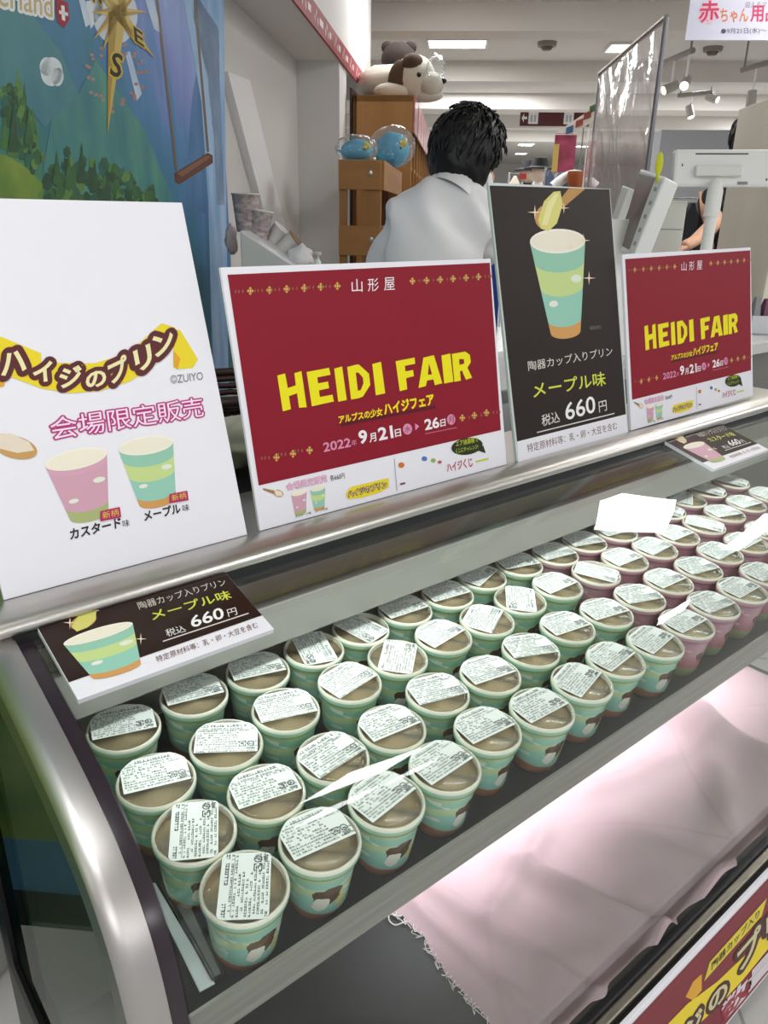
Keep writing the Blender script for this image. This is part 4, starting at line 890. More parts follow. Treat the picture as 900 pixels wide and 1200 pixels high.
# red banner along the soffit
wA, zA = at_u(331, 0, ub+.012); wB, zB_ = at_u(433, 103, ub+.012); _, zAu = at_u(370, 0, ub+.012)
hB = at_u(432, 84, ub+.012)[1]-zB_
bn = thing('soffit_banner', 'long red banner with white marks along the lower edge of the white soffit', 'banner', S(ub+.01, (wA+wB)/2, zs))
MB(S).box((ub+.003, 1.8, zs-.005), (ub+.012, wE-.02, zs+hB)).build('banner_sheet', mat('banner_red', '#a3383d', .6, vary=.25, vscale=4), bn)
mb = MB(S); w = 1.9
while w < wE-.15:
    for j in range(3):
        a = w+j*.035; s = .011; zc = zs+hB*(.35+.3*(j % 2))
        mb.hexa([(ub+.0125, a-s, zc), (ub+.0125, a, zc-s*1.5), (ub+.0125, a+s, zc), (ub+.0125, a, zc+s*1.5)], [(ub+.0132, a-s, zc), (ub+.0132, a, zc-s*1.5), (ub+.0132, a+s, zc), (ub+.0132, a, zc+s*1.5)])
    mb.box((ub+.0125, w+.11, zs+hB*.3), (ub+.0132, w+.115+rdd.uniform(.03, .09), zs+hB*.62)); w += .26
mb.build('white_marks', mat('banner_white', '#e8d8d6', .5), bn)
# ------------------------------------------------------------ plush toys
blue = mat('blue_plush', '#58b4dc', .9, bump=.5, bscale=120); yel = mat('yellow_felt', '#e2d23c', .8); bag = glass_mat('clear_bag', '#fbfdfd', 1.4, .10, bump=16, base=.08, haze=.06)
blk = mat('black_bead', '#0c0c0d', .2)
def plush_bird(px, w, wd, label, lean, tall=1.0):
    u = uz(px, 190, w)[0]; c = (u, w, zT)
    t = thing('plush_bird', label, 'plush toy', S(*c), group='blue plush birds')
    R = wd
    MB(S).ball((u, w, zT+R*.72*tall), (R*1.05, R*.85, R*.72*tall), 28, nz=.08, ns=2).build('body', blue, t, smooth='all')
    MB(S).lathe([(0, 0), (R*.26, R*.02), (R*.22, R*.2), (R*.08, R*.38), (0, R*.42)], (u+R*.62, w-R*.5, zT+R*.95*tall), 16, axis=Vector((.75, -.62, .1))).build('beak', yel, t, smooth='all')
    for s in (-1, 1):
        MB(S).ball((u+R*.38+s*R*.20, w-R*.72+abs(s)*.02*R, zT+R*.78*tall), R*.075, 10).build('eye', blk, t, smooth='all')
        MB(S).ball((u-R*.3, w+s*R*.72, zT+R*.68), (R*.55, R*.16, R*.32), 16).build('wing', blue, t, smooth='all')
    MB(S).hexa([(u-R*1.35, w-R*.25, zT+R*.75), (u-R*1.35, w+R*.25, zT+R*.75), (u-R*.8, w+R*.3, zT+R*.5), (u-R*.8, w-R*.3, zT+R*.5)], [(u-R*1.4, w-R*.25, zT+R*.85), (u-R*1.4, w+R*.25, zT+R*.85), (u-R*.8, w+R*.3, zT+R*.75), (u-R*.8, w-R*.3, zT+R*.75)]).build('tail', blue, t, bevel=R*.04)
    b = thing('plastic_bag', 'clear plastic bag wrapped round the %s' % ('left plush bird' if lean == 0 else 'right plush bird'), 'plastic bag', S(*c), group='clear bags round the plush birds')
    MB(S).ball((u, w, zT+R*.86*tall), (R*1.40, R*1.1, R*.86*tall), 32, nz=.12, ns=3, seed=lean+2).build('film_wrap', bag, b, smooth='all')
    return t
plush_bird(418, 3.42, .062, 'blue plush bird with yellow beak, left one on the wooden rack', 0)
plush_bird(459, 3.80, .074, 'blue plush bird with yellow beak, right one on the wooden rack', 1, 1.4)
fur = mat('white_fur', '#cfcabb', .95, bump=.8, bscale=60); brn = mat('brown_fur', '#4e3b2c', .95, bump=.8, bscale=60); dbr = mat('dark_fur', '#2c211d', .95, bump=.8, bscale=60)
WP = 4.75
def fpx(x, y): return uz(x, y, WP)
u, z = fpx(486, 88); R = fpx(500, 88)[0]-fpx(474, 88)[0]
pd = thing('plush_dog', 'white plush dog with brown ears lying on the oak cabinet', 'plush toy', S(u-.1, WP, zT2))
mb = MB(S).ball((u-.14, WP+.15, zT2+.10), (.20, .22, .10), 28, nz=.1, ns=3).ball((u, WP, zT2+.115), (.115, .115, .115), 28, nz=.06, ns=3).ball((u+.085, WP-.04, zT2+.085), (.075, .075, .062), 22)
mb.ball((u-.12, WP-.06, zT2+.045), (.10, .07, .045), 18).ball((u+.06, WP-.02, zT2+.035), (.10, .06, .035), 18)
mb.build('body', fur, pd, smooth='all')
MB(S).ball((u-.085, WP-.06, zT2+.105), (.055, .045, .095), 18, rot=Matrix.Rotation(.2, 3, 'Y')).build('ear', brn, pd, smooth='all'); MB(S).ball((u-.01, WP-.05, zT2+.18), (.06, .075, .05), 18).build('brown_patch', brn, pd, smooth='all'); MB(S).ball((u+.07, WP+.08, zT2+.15), (.03, .04, .07), 14).build('ear', brn, pd, smooth='all')
MB(S).ball((u+.028, WP-.108, zT2+.12), .013, 12).build('eye', blk, pd, smooth='all'); MB(S).ball((u+.155, WP-.05, zT2+.10), (.02, .02, .016), 12).build('nose', blk, pd, smooth='all')
u2, z2_ = fpx(459, 66)
pb = thing('plush_animal', 'dark brown plush animal behind the white plush dog', 'plush toy', S(u2, WP+.35, zT2))
MB(S).ball((u2+.0, WP+.52, zT2+.14), (.12, .12, .14), 24, nz=.1, ns=3).ball((u2, WP+.50, zT2+.29), (.105, .10, .09), 24, nz=.08, ns=3).build('body', dbr, pb, smooth='all')
for s in (-1, 1): MB(S).ball((u2+s*.07, WP+.49, zT2+.35), (.035, .025, .035), 12).build('ear', dbr, pb, smooth='all')
lump('plastic_wrap', 'crumpled clear plastic bag beside the plush dog head', 'plastic bag', 511, 78, 22, 26, WP-.1, bag, 2.2)
lump('tissue_pack', 'small white packet on the corner of the oak cabinet', 'packet', 497, 119, 11, 9, WK-.02, mat('packet_white', '#e8e6e4', .4), 4.2) if False else None
# ------------------------------------------------------------ people
skin_m = mat('skin', '#d9ab90', .5, spec=.3); shirt_m = mat('white_shirt', '#f2f2f4', .85, bump=.2, bscale=400); hair_m = mat('black_hair', '#0d0c0d', .5, bump=.8, bscale=70, stretch=(1, 1, .25)); trouser = mat('dark_trousers', '#1d1f26', .8)
def person(label, foot, face, J, shirt, head, headdir, short_sleeve=True, mask=True, wide=1.0):
    """J: joints in the person's own axes (x right, y forward, z up)"""
    t = thing('person', label, 'person', mx=Matrix.Translation(foot) @ Matrix.Rotation(face, 4, 'Z'))
    n = ['pelvis', 'waist', 'chest', 'neck0', 'neck1', 'shL', 'elL', 'wrL', 'hdL', 'shR', 'elR', 'wrR', 'hdR', 'hipL', 'knL', 'anL', 'toL', 'hipR', 'knR', 'anR', 'toR']
    rad = dict(pelvis=(.135, .10), waist=(.115, .085), chest=(.13, .10), neck0=.055, neck1=.05, shL=.058, elL=.041, wrL=.027, hdL=.026, shR=.058, elR=.041, wrR=.027, hdR=.026, hipL=.085, knL=.058, anL=.042, toL=.035, hipR=.085, knR=.058, anR=.042, toR=.035)
    E = [('pelvis', 'waist'), ('waist', 'chest'), ('chest', 'neck0'), ('neck0', 'neck1')]
    for s in 'LR': E += [('chest', 'sh'+s), ('sh'+s, 'el'+s), ('el'+s, 'wr'+s), ('wr'+s, 'hd'+s), ('pelvis', 'hip'+s), ('hip'+s, 'kn'+s), ('kn'+s, 'an'+s), ('an'+s, 'to'+s)]
    idx = {k: i for i, k in enumerate(n)}
    me = skin([J[k] for k in n], [(idx[a], idx[b]) for a, b in E], [rad[k] for k in n], 2, 0)
    link_mesh('body', me, skin_m, t)
    # head with a face, on the neck
    hc = Vector(J['neck1'])+Vector(headdir[0]); Rm = headdir[1]
    def hp(p): return tuple(hc+Rm @ Vector(p))
    mb = MB(lambda x, y, z: Vector(hp((x, y, z))))
    mb.ball((0, 0, .02), (.074, .092, .105), 28).ball((0, .03, -.055), (.055, .062, .055), 20).ball((0, .098, -.015), (.014, .022, .022), 12)
    for s in (-1, 1): mb.ball((s*.076, -.005, -.015), (.012, .022, .032), 12)
    mb.tube([(0, -.015, -.05), (0, -.03, -.12), (0, -.045, -.16)], [.05, .048, .052], 14)
    mb.build('head', skin_m, t, smooth='all', local=True)
    for s in (-1, 1): MB(lambda x, y, z: Vector(hp((x, y, z)))).ball((s*.03, .083, .015), (.013, .009, .008), 10).build('eye', blk, t, smooth='all', local=True)
    MB(lambda x, y, z: Vector(hp((x, y, z)))).ball((0, .093, -.068), (.024, .008, .008), 10).build('mouth', mat('lips', '#a5605a', .5), t, smooth='all', local=True)
    if mask:
        MB(lambda x, y, z: Vector(hp((x, y, z)))).ball((0, .045, -.055), (.066, .066, .062), 20).build('face_mask', mat('mask_white', '#eeeff1', .8), t, smooth='all', local=True)
    # hair: cap with tousled locks
    mb = MB(lambda x, y, z: Vector(hp((x, y, z))))
    vs = []; nn = 72; m = 40
    for i in range(m+1):
        th = math.pi*.84*i/m
        for k in range(nn):
            a = 2*math.pi*k/nn; d = Vector((math.sin(th)*math.cos(a), math.sin(th)*math.sin(a), math.cos(th)))
            f = 1+.05*noise.noise(d*3.2+Vector((4, 0, 0)))+.05*noise.noise(Vector((d.x*11, d.y*11, d.z*4)))+.03*noise.noise(Vector((d.x*26, d.y*26, d.z*10)))
            front = max(0, d.y-.25)
            r = Vector((.100*wide*f, .114*f, .122*f))
            if d.y > .45 and d.z < .35: r *= .78
            vs.append((d.x*r.x, d.y*r.y-.012, d.z*r.z+.022-(.02 if th > 1.9 else 0)))
    vs.append((0, 0, -.08)); c = len(vs)-1
    fs = [(i*nn+k, (i+1)*nn+k, (i+1)*nn+(k+1) % nn, i*nn+(k+1) % nn) for i in range(m) for k in range(nn)]+[(m*nn+k, c, m*nn+(k+1) % nn) for k in range(nn)]
    mb.add(vs, fs)
    rr = random.Random(3)
    for k in range(420):
        a = rr.uniform(0, 2*math.pi); th = rr.uniform(.2, 2.3); d = Vector((math.sin(th)*math.cos(a), math.sin(th)*math.sin(a), math.cos(th)))
        if d.y > .5 and d.z < .3: continue
        p0 = Vector((d.x*.095*wide, d.y*.109-.012, d.z*.117+.022)); tan = Vector((rr.uniform(-.4, .4), rr.uniform(-.4, .4), -1)); tan = (tan-d*tan.dot(d)).normalized()
        ln = rr.uniform(.5, 1.1); mb.tube(crom([tuple(p0), tuple(p0+tan*.022*ln+d*.008), tuple(p0+tan*.045*ln+d*.004)], 3), [.0042, .0042, .004, .0036, .003, .002, .0008], 5)
    mb.build('hair', hair_m, t, smooth='all', local=True)
    # shirt follows the torso and upper arms
    sj = ['pelvis', 'waist', 'chest', 'neck0', 'shL', 'elL', 'shR', 'elR']; J2 = dict(J)
    for s in 'LR':
        a, b = Vector(J['sh'+s]), Vector(J['el'+s]); J2['el'+s] = tuple(a.lerp(b, .80 if short_sleeve else 1.0))
    r2 = dict(pelvis=(.155, .12), waist=(.138, .11), chest=(.152, .125), neck0=(.062, .062), shL=.078, elL=.066, shR=.078, elR=.066)
    J2['neck0'] = tuple(Vector(J['neck0']).lerp(Vector(J['neck1']), .75))
    e2 = [('pelvis', 'waist'), ('waist', 'chest'), ('chest', 'neck0'), ('chest', 'shL'), ('shL', 'elL'), ('chest', 'shR'), ('shR', 'elR')]
    i2 = {k: i for i, k in enumerate(sj)}
    me = skin([J2[k] for k in sj], [(i2[a], i2[b]) for a, b in e2], [r2[k] for k in sj], 3, 0)
    for v in me.vertices:
        q = v.co; f = .004*noise.noise(Vector((q.x*9, q.y*9, q.z*22)))+.017*(1-2*abs(noise.noise(Vector((q.x*8+q.z*6, q.y*5, q.z*4+3)))))-.006; v.co = q+v.normal*f
    link_mesh('shirt', me, shirt, t)
    a = Vector(J['neck0']); b = Vector(J['neck1']); d = (b-a).normalized(); o = d.orthogonal().normalized(); o2 = d.cross(o)
    mb = MB(); ring = []
    for (h, r) in ((-.030, .066), (.005, .060), (.034, .058), (.038, .063), (.008, .074), (-.030, .086)):
        ring.append([tuple(a+d*h+(o*math.cos(k*math.pi/14)+o2*math.sin(k*math.pi/14))*r) for k in range(28)])
    vs = [p for q in ring for p in q]; mb.add(vs, [(i*28+k, i*28+(k+1) % 28, (i+1)*28+(k+1) % 28, (i+1)*28+k) for i in range(5) for k in range(28)])
    mb.build('collar', shirt, t, smooth='all', local=True)
    sj = ['pelvis', 'hipL', 'knL', 'anL', 'hipR', 'knR', 'anR']; i3 = {k: i for i, k in enumerate(sj)}
    r3 = dict(pelvis=(.145, .112), hipL=.098, knL=.072, anL=.058, hipR=.098, knR=.072, anR=.058)
    me = skin([J[k] for k in sj], [(i3[a], i3[b]) for a, b in (('pelvis', 'hipL'), ('hipL', 'knL'), ('knL', 'anL'), ('pelvis', 'hipR'), ('hipR', 'knR'), ('knR', 'anR'))], [r3[k] for k in sj], 2, 0)
    link_mesh('trousers', me, trouser, t)
    for s, sg in (('L', -1), ('R', 1)):
        hd, wr = Vector(J['hd'+s]), Vector(J['wr'+s]); d = (hd-wr).normalized(); sd = d.cross(Vector((0, 0, 1))).normalized(); up = sd.cross(d)
        mb = MB()
        for f, (off, ln) in enumerate(((-.030, .062), (-.010, .072), (.010, .068), (.029, .054))):
            p0 = hd+sd*off*.8+d*.01; mb.tube([tuple(p0), tuple(p0+d*ln*.5), tuple(p0+d*ln*.8-up*ln*.25), tuple(p0+d*ln-up*ln*.55)], [.0088, .0082, .0075, .006], 8)
        p0 = wr.lerp(hd, .5)-sd*sg*.022; mb.tube([tuple(p0), tuple(p0-sd*sg*.025+d*.025), tuple(p0-sd*sg*.03+d*.055)], [.0105, .0095, .007], 8)
        mb.build('fingers', skin_m, t, smooth='all', local=True)
        an = Vector(J['an'+s]); to = Vector(J['to'+s])
        MB().ball(tuple((an+to)/2+Vector((0, .02, -.02))), (.045, .13, .045), 18).build('shoe', mat('black_shoe', '#17171a', .4), t, smooth='all', local=True)
    return t
WPn = 2.45
hu, hz = uz(548, 183, WPn); su, sz = uz(500, 262, WPn)
# own axes: x right (=shop u), y forward (=shop w, away), z up
ft = S(su, WPn, 0); fz = D2R(-45)
def sj(px, py, dw): 
    u, z = uz(px, py, WPn+dw); return (u-su, dw, z)
J = dict(pelvis=(-.02, -.05, sz-.42), waist=(-.01, -.03, sz-.20), chest=sj(508, 262, .02), neck0=sj(533, 222, .06), neck1=sj(541, 208, .08),
         shL=sj(474, 258, -.02), elL=(-.17, .10, sz-.28), wrL=(-.10, .30, sz-.30), hdL=(-.08, .36, sz-.31),
         shR=sj(556, 262, .06), elR=(.17, .24, sz-.14), wrR=(.12, .42, sz-.22), hdR=(.11, .48, sz-.24),
         hipL=(-.10, -.05, sz-.50), knL=(-.11, -.02, .50), anL=(-.11, -.05, .09), toL=(-.11, .08, .05), hipR=(.07, -.05, sz-.50), knR=(.09, -.02, .50), anR=(.09, -.05, .09), toR=(.09, .08, .05))
J['hipL'] = (-.10, -.05, .92); J['hipR'] = (.07, -.05, .92)
nk = Vector(J['neck1']); hc = Vector((hu-su, .10, hz))
person('black haired shop worker in a white shirt bending over, back to the camera', ft, fz, J, shirt_m, None, (tuple(hc-nk), Matrix.Rotation(D2R(-52), 3, 'Z') @ Matrix.Rotation(D2R(-22), 3, 'X')), wide=1.02)
# a second worker half hidden by the beige partition
WQ = 4.0
hu2, hz2 = uz(889, 166, WQ)
ft = S(hu2, WQ, 0)
def sk(px, py, dw):
    u, z = uz(px, py, WQ+dw); return (u-hu2, dw, z)
zz = hz2-.20
J = dict(pelvis=(-.02, 0, .92), waist=(-.02, 0, 1.08), chest=(-.02, 0, zz-.12), neck0=(0, .0, zz), neck1=(0, .01, zz+.05), shL=(-.17, 0, zz-.06), elL=sk(838, 262, -.08), wrL=sk(812, 284, -.22), hdL=sk(800, 289, -.27),
         shR=(.15, 0, zz-.06), elR=(.20, -.06, zz-.32), wrR=(.14, -.22, zz-.40), hdR=(.12, -.28, zz-.41), hipL=(-.10, 0, .90), knL=(-.10, .02, .48), anL=(-.10, 0, .09), toL=(-.10, .12, .05), hipR=(.08, 0, .90), knR=(.08, .02, .48), anR=(.08, 0, .09), toR=(.08, .12, .05))
person('person in a black top half hidden behind the beige partition, forearm showing', ft, fz, J, mat('black_top', '#17161a', .8), None, ((0, .0, .15), Matrix.Rotation(D2R(-70), 3, 'Z')), short_sleeve=True)
# ------------------------------------------------------------ point of sale equipment
ivory = mat('ivory_plastic', '#e6e6e0', .4); white_pl = mat('white_casing', '#f0f0ed', .4); dgrey = mat('dark_plastic', '#3a3937', .4)
def frame_box(mb, O, U, V, N, w, h, d, mi=0, rr=0):
    """box with face corner O, axes U V, depth d behind the face"""
    P = [O, O+U*w, O+U*w+V*h, O+V*h]; mb.hexa([tuple(p-N*d) for p in P], [tuple(p) for p in P], mi); return mb
WT = 1.75
def pp(x, y, w): u, z = uz(x, y, w); return S(u, w, z)
# touch terminal: face is the quad seen between the four corners, tilted back
a, b, c, d = pp(722, 292, 2.16), pp(742, 300, 2.06), pp(779, 207, 2.10), pp(750, 197, 2.26)
tm_ = thing('touch_terminal', 'white touch screen till turned edge-on behind the dark sign', 'till', Vector(((a.x+b.x)/2, (a.y+b.y)/2, 1.055)))
n_ = (b-a).cross(d-a).normalized()
if n_.dot(EYE-a) < 0: n_ = -n_
mb = MB(); back = [p-n_*.045+Vector((0, 0, .0)) for p in (a, b, c, d)]; mb.hexa([tuple(p) for p in back], [tuple(p) for p in (a, b, c, d)]); mb.build('casing', white_pl, tm_, bevel=.006)
q = lambda s, t: a.lerp(b, s).lerp(d.lerp(c, s), t)
mb = MB(); P = [q(.05, .07), q(.70, .05), q(.70, .95), q(.05, .93)]; mb.hexa([tuple(p+n_*.0003) for p in P], [tuple(p+n_*.0012) for p in P]); mb.build('screen', mat('dim_screen', '#857b77', .2, coat=.4), tm_)
mb = MB()
for k in range(5):
    P = [q(.80, .12+k*.17), q(.90, .12+k*.17), q(.90, .17+k*.17), q(.80, .17+k*.17)]; mb.hexa([tuple(p+n_*.0003) for p in P], [tuple(p+n_*.001) for p in P])
mb.build('side_keys', mat('key_grey', '#a9a9a7', .4), tm_)
e = (a+b)/2; MB().prism([(e.y-.02, 1.055), (e.y+.14, 1.055), (e.y+.12, 1.07), (e.y+.06, 1.075), (e.y+.08, e.z+.06), (e.y+.03, e.z+.08)], e.x-.03, e.x+.09).build('foot', white_pl, tm_, bevel=.004)
y_ = MB(); cc = pp(772.5, 192, 2.12)
o = MB(lambda x, y, z: cc+GU*x+GW*y+Vector((0, 0, z))).ball((0, 0, 0), (.0092, .002, .027), 20).lathe([(0, -.044), (.003, -.040), (.0036, -.022), (0, -.02)], (0, 0, 0), 10).build('yellow_tag', mat('neon_yellow', '#d9dc1f', .5), smooth='all')
tag(o, 'neon yellow oval tag stuck on top of the till', 'tag')
# side box of the till
bx = thing('till_side_unit', 'small white reader unit left of the till screen', 'card reader', pp(722, 260, 2.28))
a, b, c, d = pp(716, 258, 2.30), pp(722, 262, 2.25), pp(737, 220, 2.27), pp(729, 217, 2.33); n2 = (b-a).cross(d-a).normalized(); n2 = n2 if n2.dot(EYE-a) > 0 else -n2
MB().hexa([tuple(p-n2*.02) for p in (a, b, c, d)], [tuple(p) for p in (a, b, c, d)]).build('casing', white_pl, bx, bevel=.003)
MB().hexa([(a.x-.0, a.y, 1.055), (a.x+.02, a.y-.02, 1.055), (a.x+.03, a.y, 1.055), (a.x+.015, a.y+.015, 1.055)], [tuple(a-n2*.01), tuple(b-n2*.01), tuple(b-n2*.018), tuple(a-n2*.018)]).build('stem', white_pl, bx)
# customer display on a pole
WD = 2.36
TL, TR, BLp, BRp = pp(791, 175, WD), pp(915, 175, WD), pp(788, 219, WD), pp(910, 226, WD)
cd = thing('customer_display', 'white pole mounted customer display seen from behind, upper right', 'display', Vector((pp(834, 290, WD).x, pp(834, 290, WD).y, 1.055)))
U = (TR-TL).normalized(); V = (TL-BLp).normalized(); wd_ = (TR-TL).length; hh_ = (TL-BLp).length; N2 = U.cross(V).normalized()
if N2.dot(EYE-TL) < 0: N2 = -N2
mb = MB(); frame_box(mb, BLp, U, V, N2, wd_, hh_, .03); mb.build('housing', white_pl, cd, bevel=.008)
f2 = lambda x, y: BLp+U*wd_*x+V*hh_*y+N2*.0006
mb = MB(); frame_box(mb, f2(.20, .28)+N2*.016, U, V, N2, wd_*.45, hh_*.30, .016); mb.build('bracket', ivory, cd, bevel=.005)
mb = MB(); frame_box(mb, f2(.20, .865), U, V, N2, wd_*.5, hh_*.035, .001)
for x, y in ((.075, .55), (.92, .55), (.89, .17)): frame_box(mb, f2(x, y), U, V, N2, wd_*.012, hh_*.07, .001)
for k in range(4): frame_box(mb, f2(.62, .07+k*.022), U, V, N2, wd_*.1, hh_*.012, .001)
mb.build('vent_slot', dgrey, cd)
pt, pb_ = pp(840, 212, WD-.02), pp(823, 292, WD-.02)
pb_ = Vector((pt.x, pt.y, 1.06)); top = Vector((pt.x, pt.y, pt.z))
MB().tube([tuple(pb_), tuple(Vector((pt.x, pt.y, pt.z-.08)))], .0155, 20).build('pole', white_pl, cd, smooth=True)
MB().lathe([(0, 0), (.0205, 0), (.0205, .064), (.016, .087), (.006, .096), (0, .096)], (pt.x, pt.y, pt.z-.090), 24).build('pole_head', white_pl, cd, smooth=True)
MB().lathe([(0, 0), (.05, 0), (.05, .008), (.03, .014), (.024, .03), (0, .03)], (pt.x, pt.y, 1.055), 28).build('pole_base', white_pl, cd, smooth=True)
# receipt printer box
WR = 2.45
u0, z1 = uz(766, 235, WR); u1, _ = uz(806, 236, WR)
rp = thing('receipt_printer', 'pale grey box shaped printer between till and customer display', 'printer', S((u0+u1)/2, WR, 1.055))
MB(S).prism([(u0-.008, 1.055), (u1, 1.055), (u1, z1), (u0, z1)], WR, WR+.07, ax=1).build('casing', mat('printer_grey', '#d8d8cf', .45), rp, bevel=.003)
MB(S).box((u0+.004, WR-.001, z1-.078), (u1-.004, WR+.001, z1-.0755)).build('seam_line', mat('seam_grey', '#9b9b94', .5), rp)
mb = MB(S)
for j in range(2):
    for k in range(7-2*j): mb.box((u0+.012+j*.012+k*.0046, WR-.0012, z1-.020-j*.005), (u0+.015+j*.012+k*.0046, WR+.001, z1-.017-j*.005))
mb.build('badge', mat('badge_black', '#2d2d2b', .5), rp)
# clutter behind the printer
o = lump('green_ball', 'small bright green round object peeking over the printer', 'ball', 783, 231, 13, 14, 2.15, mat('lime', '#9ccf3a', .7), 8); 
# white carton right of the last sign
u0, _ = uz(881, 370, 2.62); u1, z1 = uz(912, 371, 2.62); zb = 1.055
bw = thing('open_carton', 'white open carton with pouches, right of the rightmost red sign', 'box', S((u0+u1)/2, 2.69, 1.055))
for (p, q_) in (((u0, 2.62, zb), (u0+.13, 2.624, z1)), ((u0, 2.76, zb), (u0+.13, 2.764, z1)), ((u0, 2.62, zb), (u0+.004, 2.764, z1)), ((u0+.126, 2.62, zb), (u0+.13, 2.764, z1)), ((u0, 2.62, zb), (u0+.13, 2.764, zb+.004))):
    MB(S).box(p, q_).build('carton_side', mat('carton_white', '#d4d4da', .5), bw)
for i, (du, c, h, lb) in enumerate(((.025, '#8f8f92', .055, 'grey'), (.055, '#6b2a4c', .05, 'purple'), (.085, '#1f3f49', .06, 'dark teal'))):
    o = MB(S).hexa([(u0+du-.012, 2.64, zb+.006), (u0+du+.016, 2.64, zb+.006), (u0+du+.016, 2.73, zb+.006), (u0+du-.012, 2.73, zb+.006)], [(u0+du-.006, 2.66, z1+h), (u0+du+.010, 2.66, z1+h), (u0+du+.010, 2.68, z1+h), (u0+du-.006, 2.68, z1+h)]).build('pouch', mat('pouch_'+lb.replace(' ', '_'), c, .35), bevel=.003)
    tag(o, lb+' pouch standing in the open white carton', 'pouch', 'pouches in the carton')
# beige partition at the right
uP, zP = uz(866, 128, 3.5)
o = MB(S).box((uP, 2.90, 0), (uP+.60, 3.5, zP)).build('beige_partition', mat('beige_panel', '#f3f0df', .6, vary=.08, vscale=5), bevel=.004)
tag(o, 'tall beige partition box standing at the right edge', 'partition')
# ------------------------------------------------------------ clear droplet shield on a frame
w1 = 4.2; w2 = 2.95
T1, B1 = pp(703, 86, w1), pp(692, 250, w1); T2, B2 = pp(781, 20, w2), pp(757, 225, w2)
B1 = Vector((T1.x, T1.y, .02)); B2 = Vector((T2.x, T2.y, .02))
sh = thing('droplet_shield', 'tall wrinkled clear plastic shield on a thin steel frame, centre right', 'shield', Vector(((B1.x+B2.x)/2, (B1.y+B2.y)/2, 0)))
tubem = mat('frame_tube', '#8a888d', .35, .6)
MB().tube([tuple(B1), tuple(T1)], .006, 10).tube([tuple(B2), tuple(T2)], .008, 12).build('post', tubem, sh, smooth=True)
MB().tube([tuple(T1), tuple(T2)], .009, 12).build('top_bar', mat('bar_brown', '#8d8578', .35, .6), sh, smooth=True)
mb = MB(); nx, ny = 90, 90; vs = []; nrm = (T2-T1).cross(Vector((0, 0, 1))).normalized()
for j in range(ny+1):
    for i in range(nx+1):
        s, t = i/nx, j/ny; p = (B1.lerp(B2, s)).lerp(T1.lerp(T2, s), .45+.54*t)
        f = .016*noise.noise(Vector((s*5+t*3, t*2.2-s*2, .3)))+.010*(1-2*abs(noise.noise(Vector((s*9+t*5, t*3-s*2, 2.1)))))
        vs.append(tuple(p+nrm*f))
mb.add(vs, [(j*(nx+1)+i, j*(nx+1)+i+1, (j+1)*(nx+1)+i+1, (j+1)*(nx+1)+i) for j in range(ny) for i in range(nx)])
mb.build('plastic_sheet', glass_mat('shield_film', '#f8f5f7', 1.3, .14, bump=5, base=.02, haze=.10, bstr=.5), sh, smooth='all')
MB().box((B1.x-.12, B1.y-.12, 0), (B1.x+.12, B1.y+.12, .02)).build('foot_plate', tubem, sh); MB().box((B2.x-.12, B2.y-.12, 0), (B2.x+.12, B2.y+.12, .02)).build('foot_plate', tubem, sh)
# ------------------------------------------------------------ overhead signs
WH_ = 3.6
u0, zb = uz(803, 47, WH_); u1 = uz(960, 47, WH_)[0]; z1 = uz(803, -40, WH_)[1]
mx = frame_mx(S(u0, WH_, zb), GU, Vector((0, 0, 1)))
hs = thing('hanging_banner', 'pale lilac hanging board with pink lettering at the top right', 'sign', mx=mx)
MB().box((0, 0, -.01), (u1-u0, min(z1, CEIL-.05)-zb, 0)).build('board', mat('pale_lilac', '#d9d9ec', .5), hs, local=True)
A = Art(mx)
A.text('lettering', '赤', (818, 27), (842, 26.5), (820, 1), INK('#d64a72'), 1, bold=.02, edge=(INK('#f3c9d6'), .06)); A.text('lettering', 'ちゃん', (844, 26.5), (877, 26), (844, 10), INK('#e38a62'), 1, bold=.02); A.text('lettering', '用品', (879, 26), (912, 25.5), (880, 6), INK('#d64a72'), 1, bold=.02)
A.text('lettering', '●9月21日(水)～', (845, 41), (898, 40), (845, 33), INK('#5d5a66'), 1); A.text('lettering', '迎えるママ', (873, 9), (905, 8.5), (873, 2), INK('#8a8794'), 1)
A.flush(hs)
for x in (.1, .5): MB().box((x, min(z1, CEIL-.05)-zb, -.006), (x+.006, CEIL-zb, -.002)).build('hanger', dgrey, hs, local=True)
WG = 11.5
u0, zb = uz(609, 146.5, WG); u1, z1 = uz(692, 129.5, WG); zb = uz(690, 148, WG)[1]
mx = frame_mx(S(u0, WG, zb), GU, Vector((0, 0, 1)))
ds = thing('direction_sign', 'dark maroon hanging direction sign with a white arrow pointing left', 'sign', mx=mx)
MB().box((0, 0, -.05), (u1-u0, z1-zb, 0)).build('panel', mat('maroon_sign', '#5b2327', .4), ds, local=True)
A = Art(mx); h = z1-zb; w = u1-u0
A.poly('arrow', [(.02*w, .5*h), (.055*w, .78*h), (.055*w, .58*h), (.10*w, .58*h), (.10*w, .42*h), (.055*w, .42*h), (.055*w, .22*h)], INK('#f2f0ee'), 1, False)
for x in (.12, .63):
    A.poly('pictogram', [(x*w, .12*h), ((x+.14)*w, .12*h), ((x+.14)*w, .88*h), (x*w, .88*h)], mat('pictogram_white', '#f3f3f5', .5), 1, False)  # plain white square under the grey strokes
    for k in range(2): A.poly('pictogram', [((x+.03+.05*k)*w, .25*h), ((x+.06+.05*k)*w, .25*h), ((x+.06+.05*k)*w, .70*h), ((x+.03+.05*k)*w, .70*h)], INK('#b9bcc4'), 2, False)
A.flush(ds)
for x in (.2, .8): MB().box((x*w, h, -.03), (x*w+.02, CEIL-zb, -.01)).build('hanger', dgrey, ds, local=True)
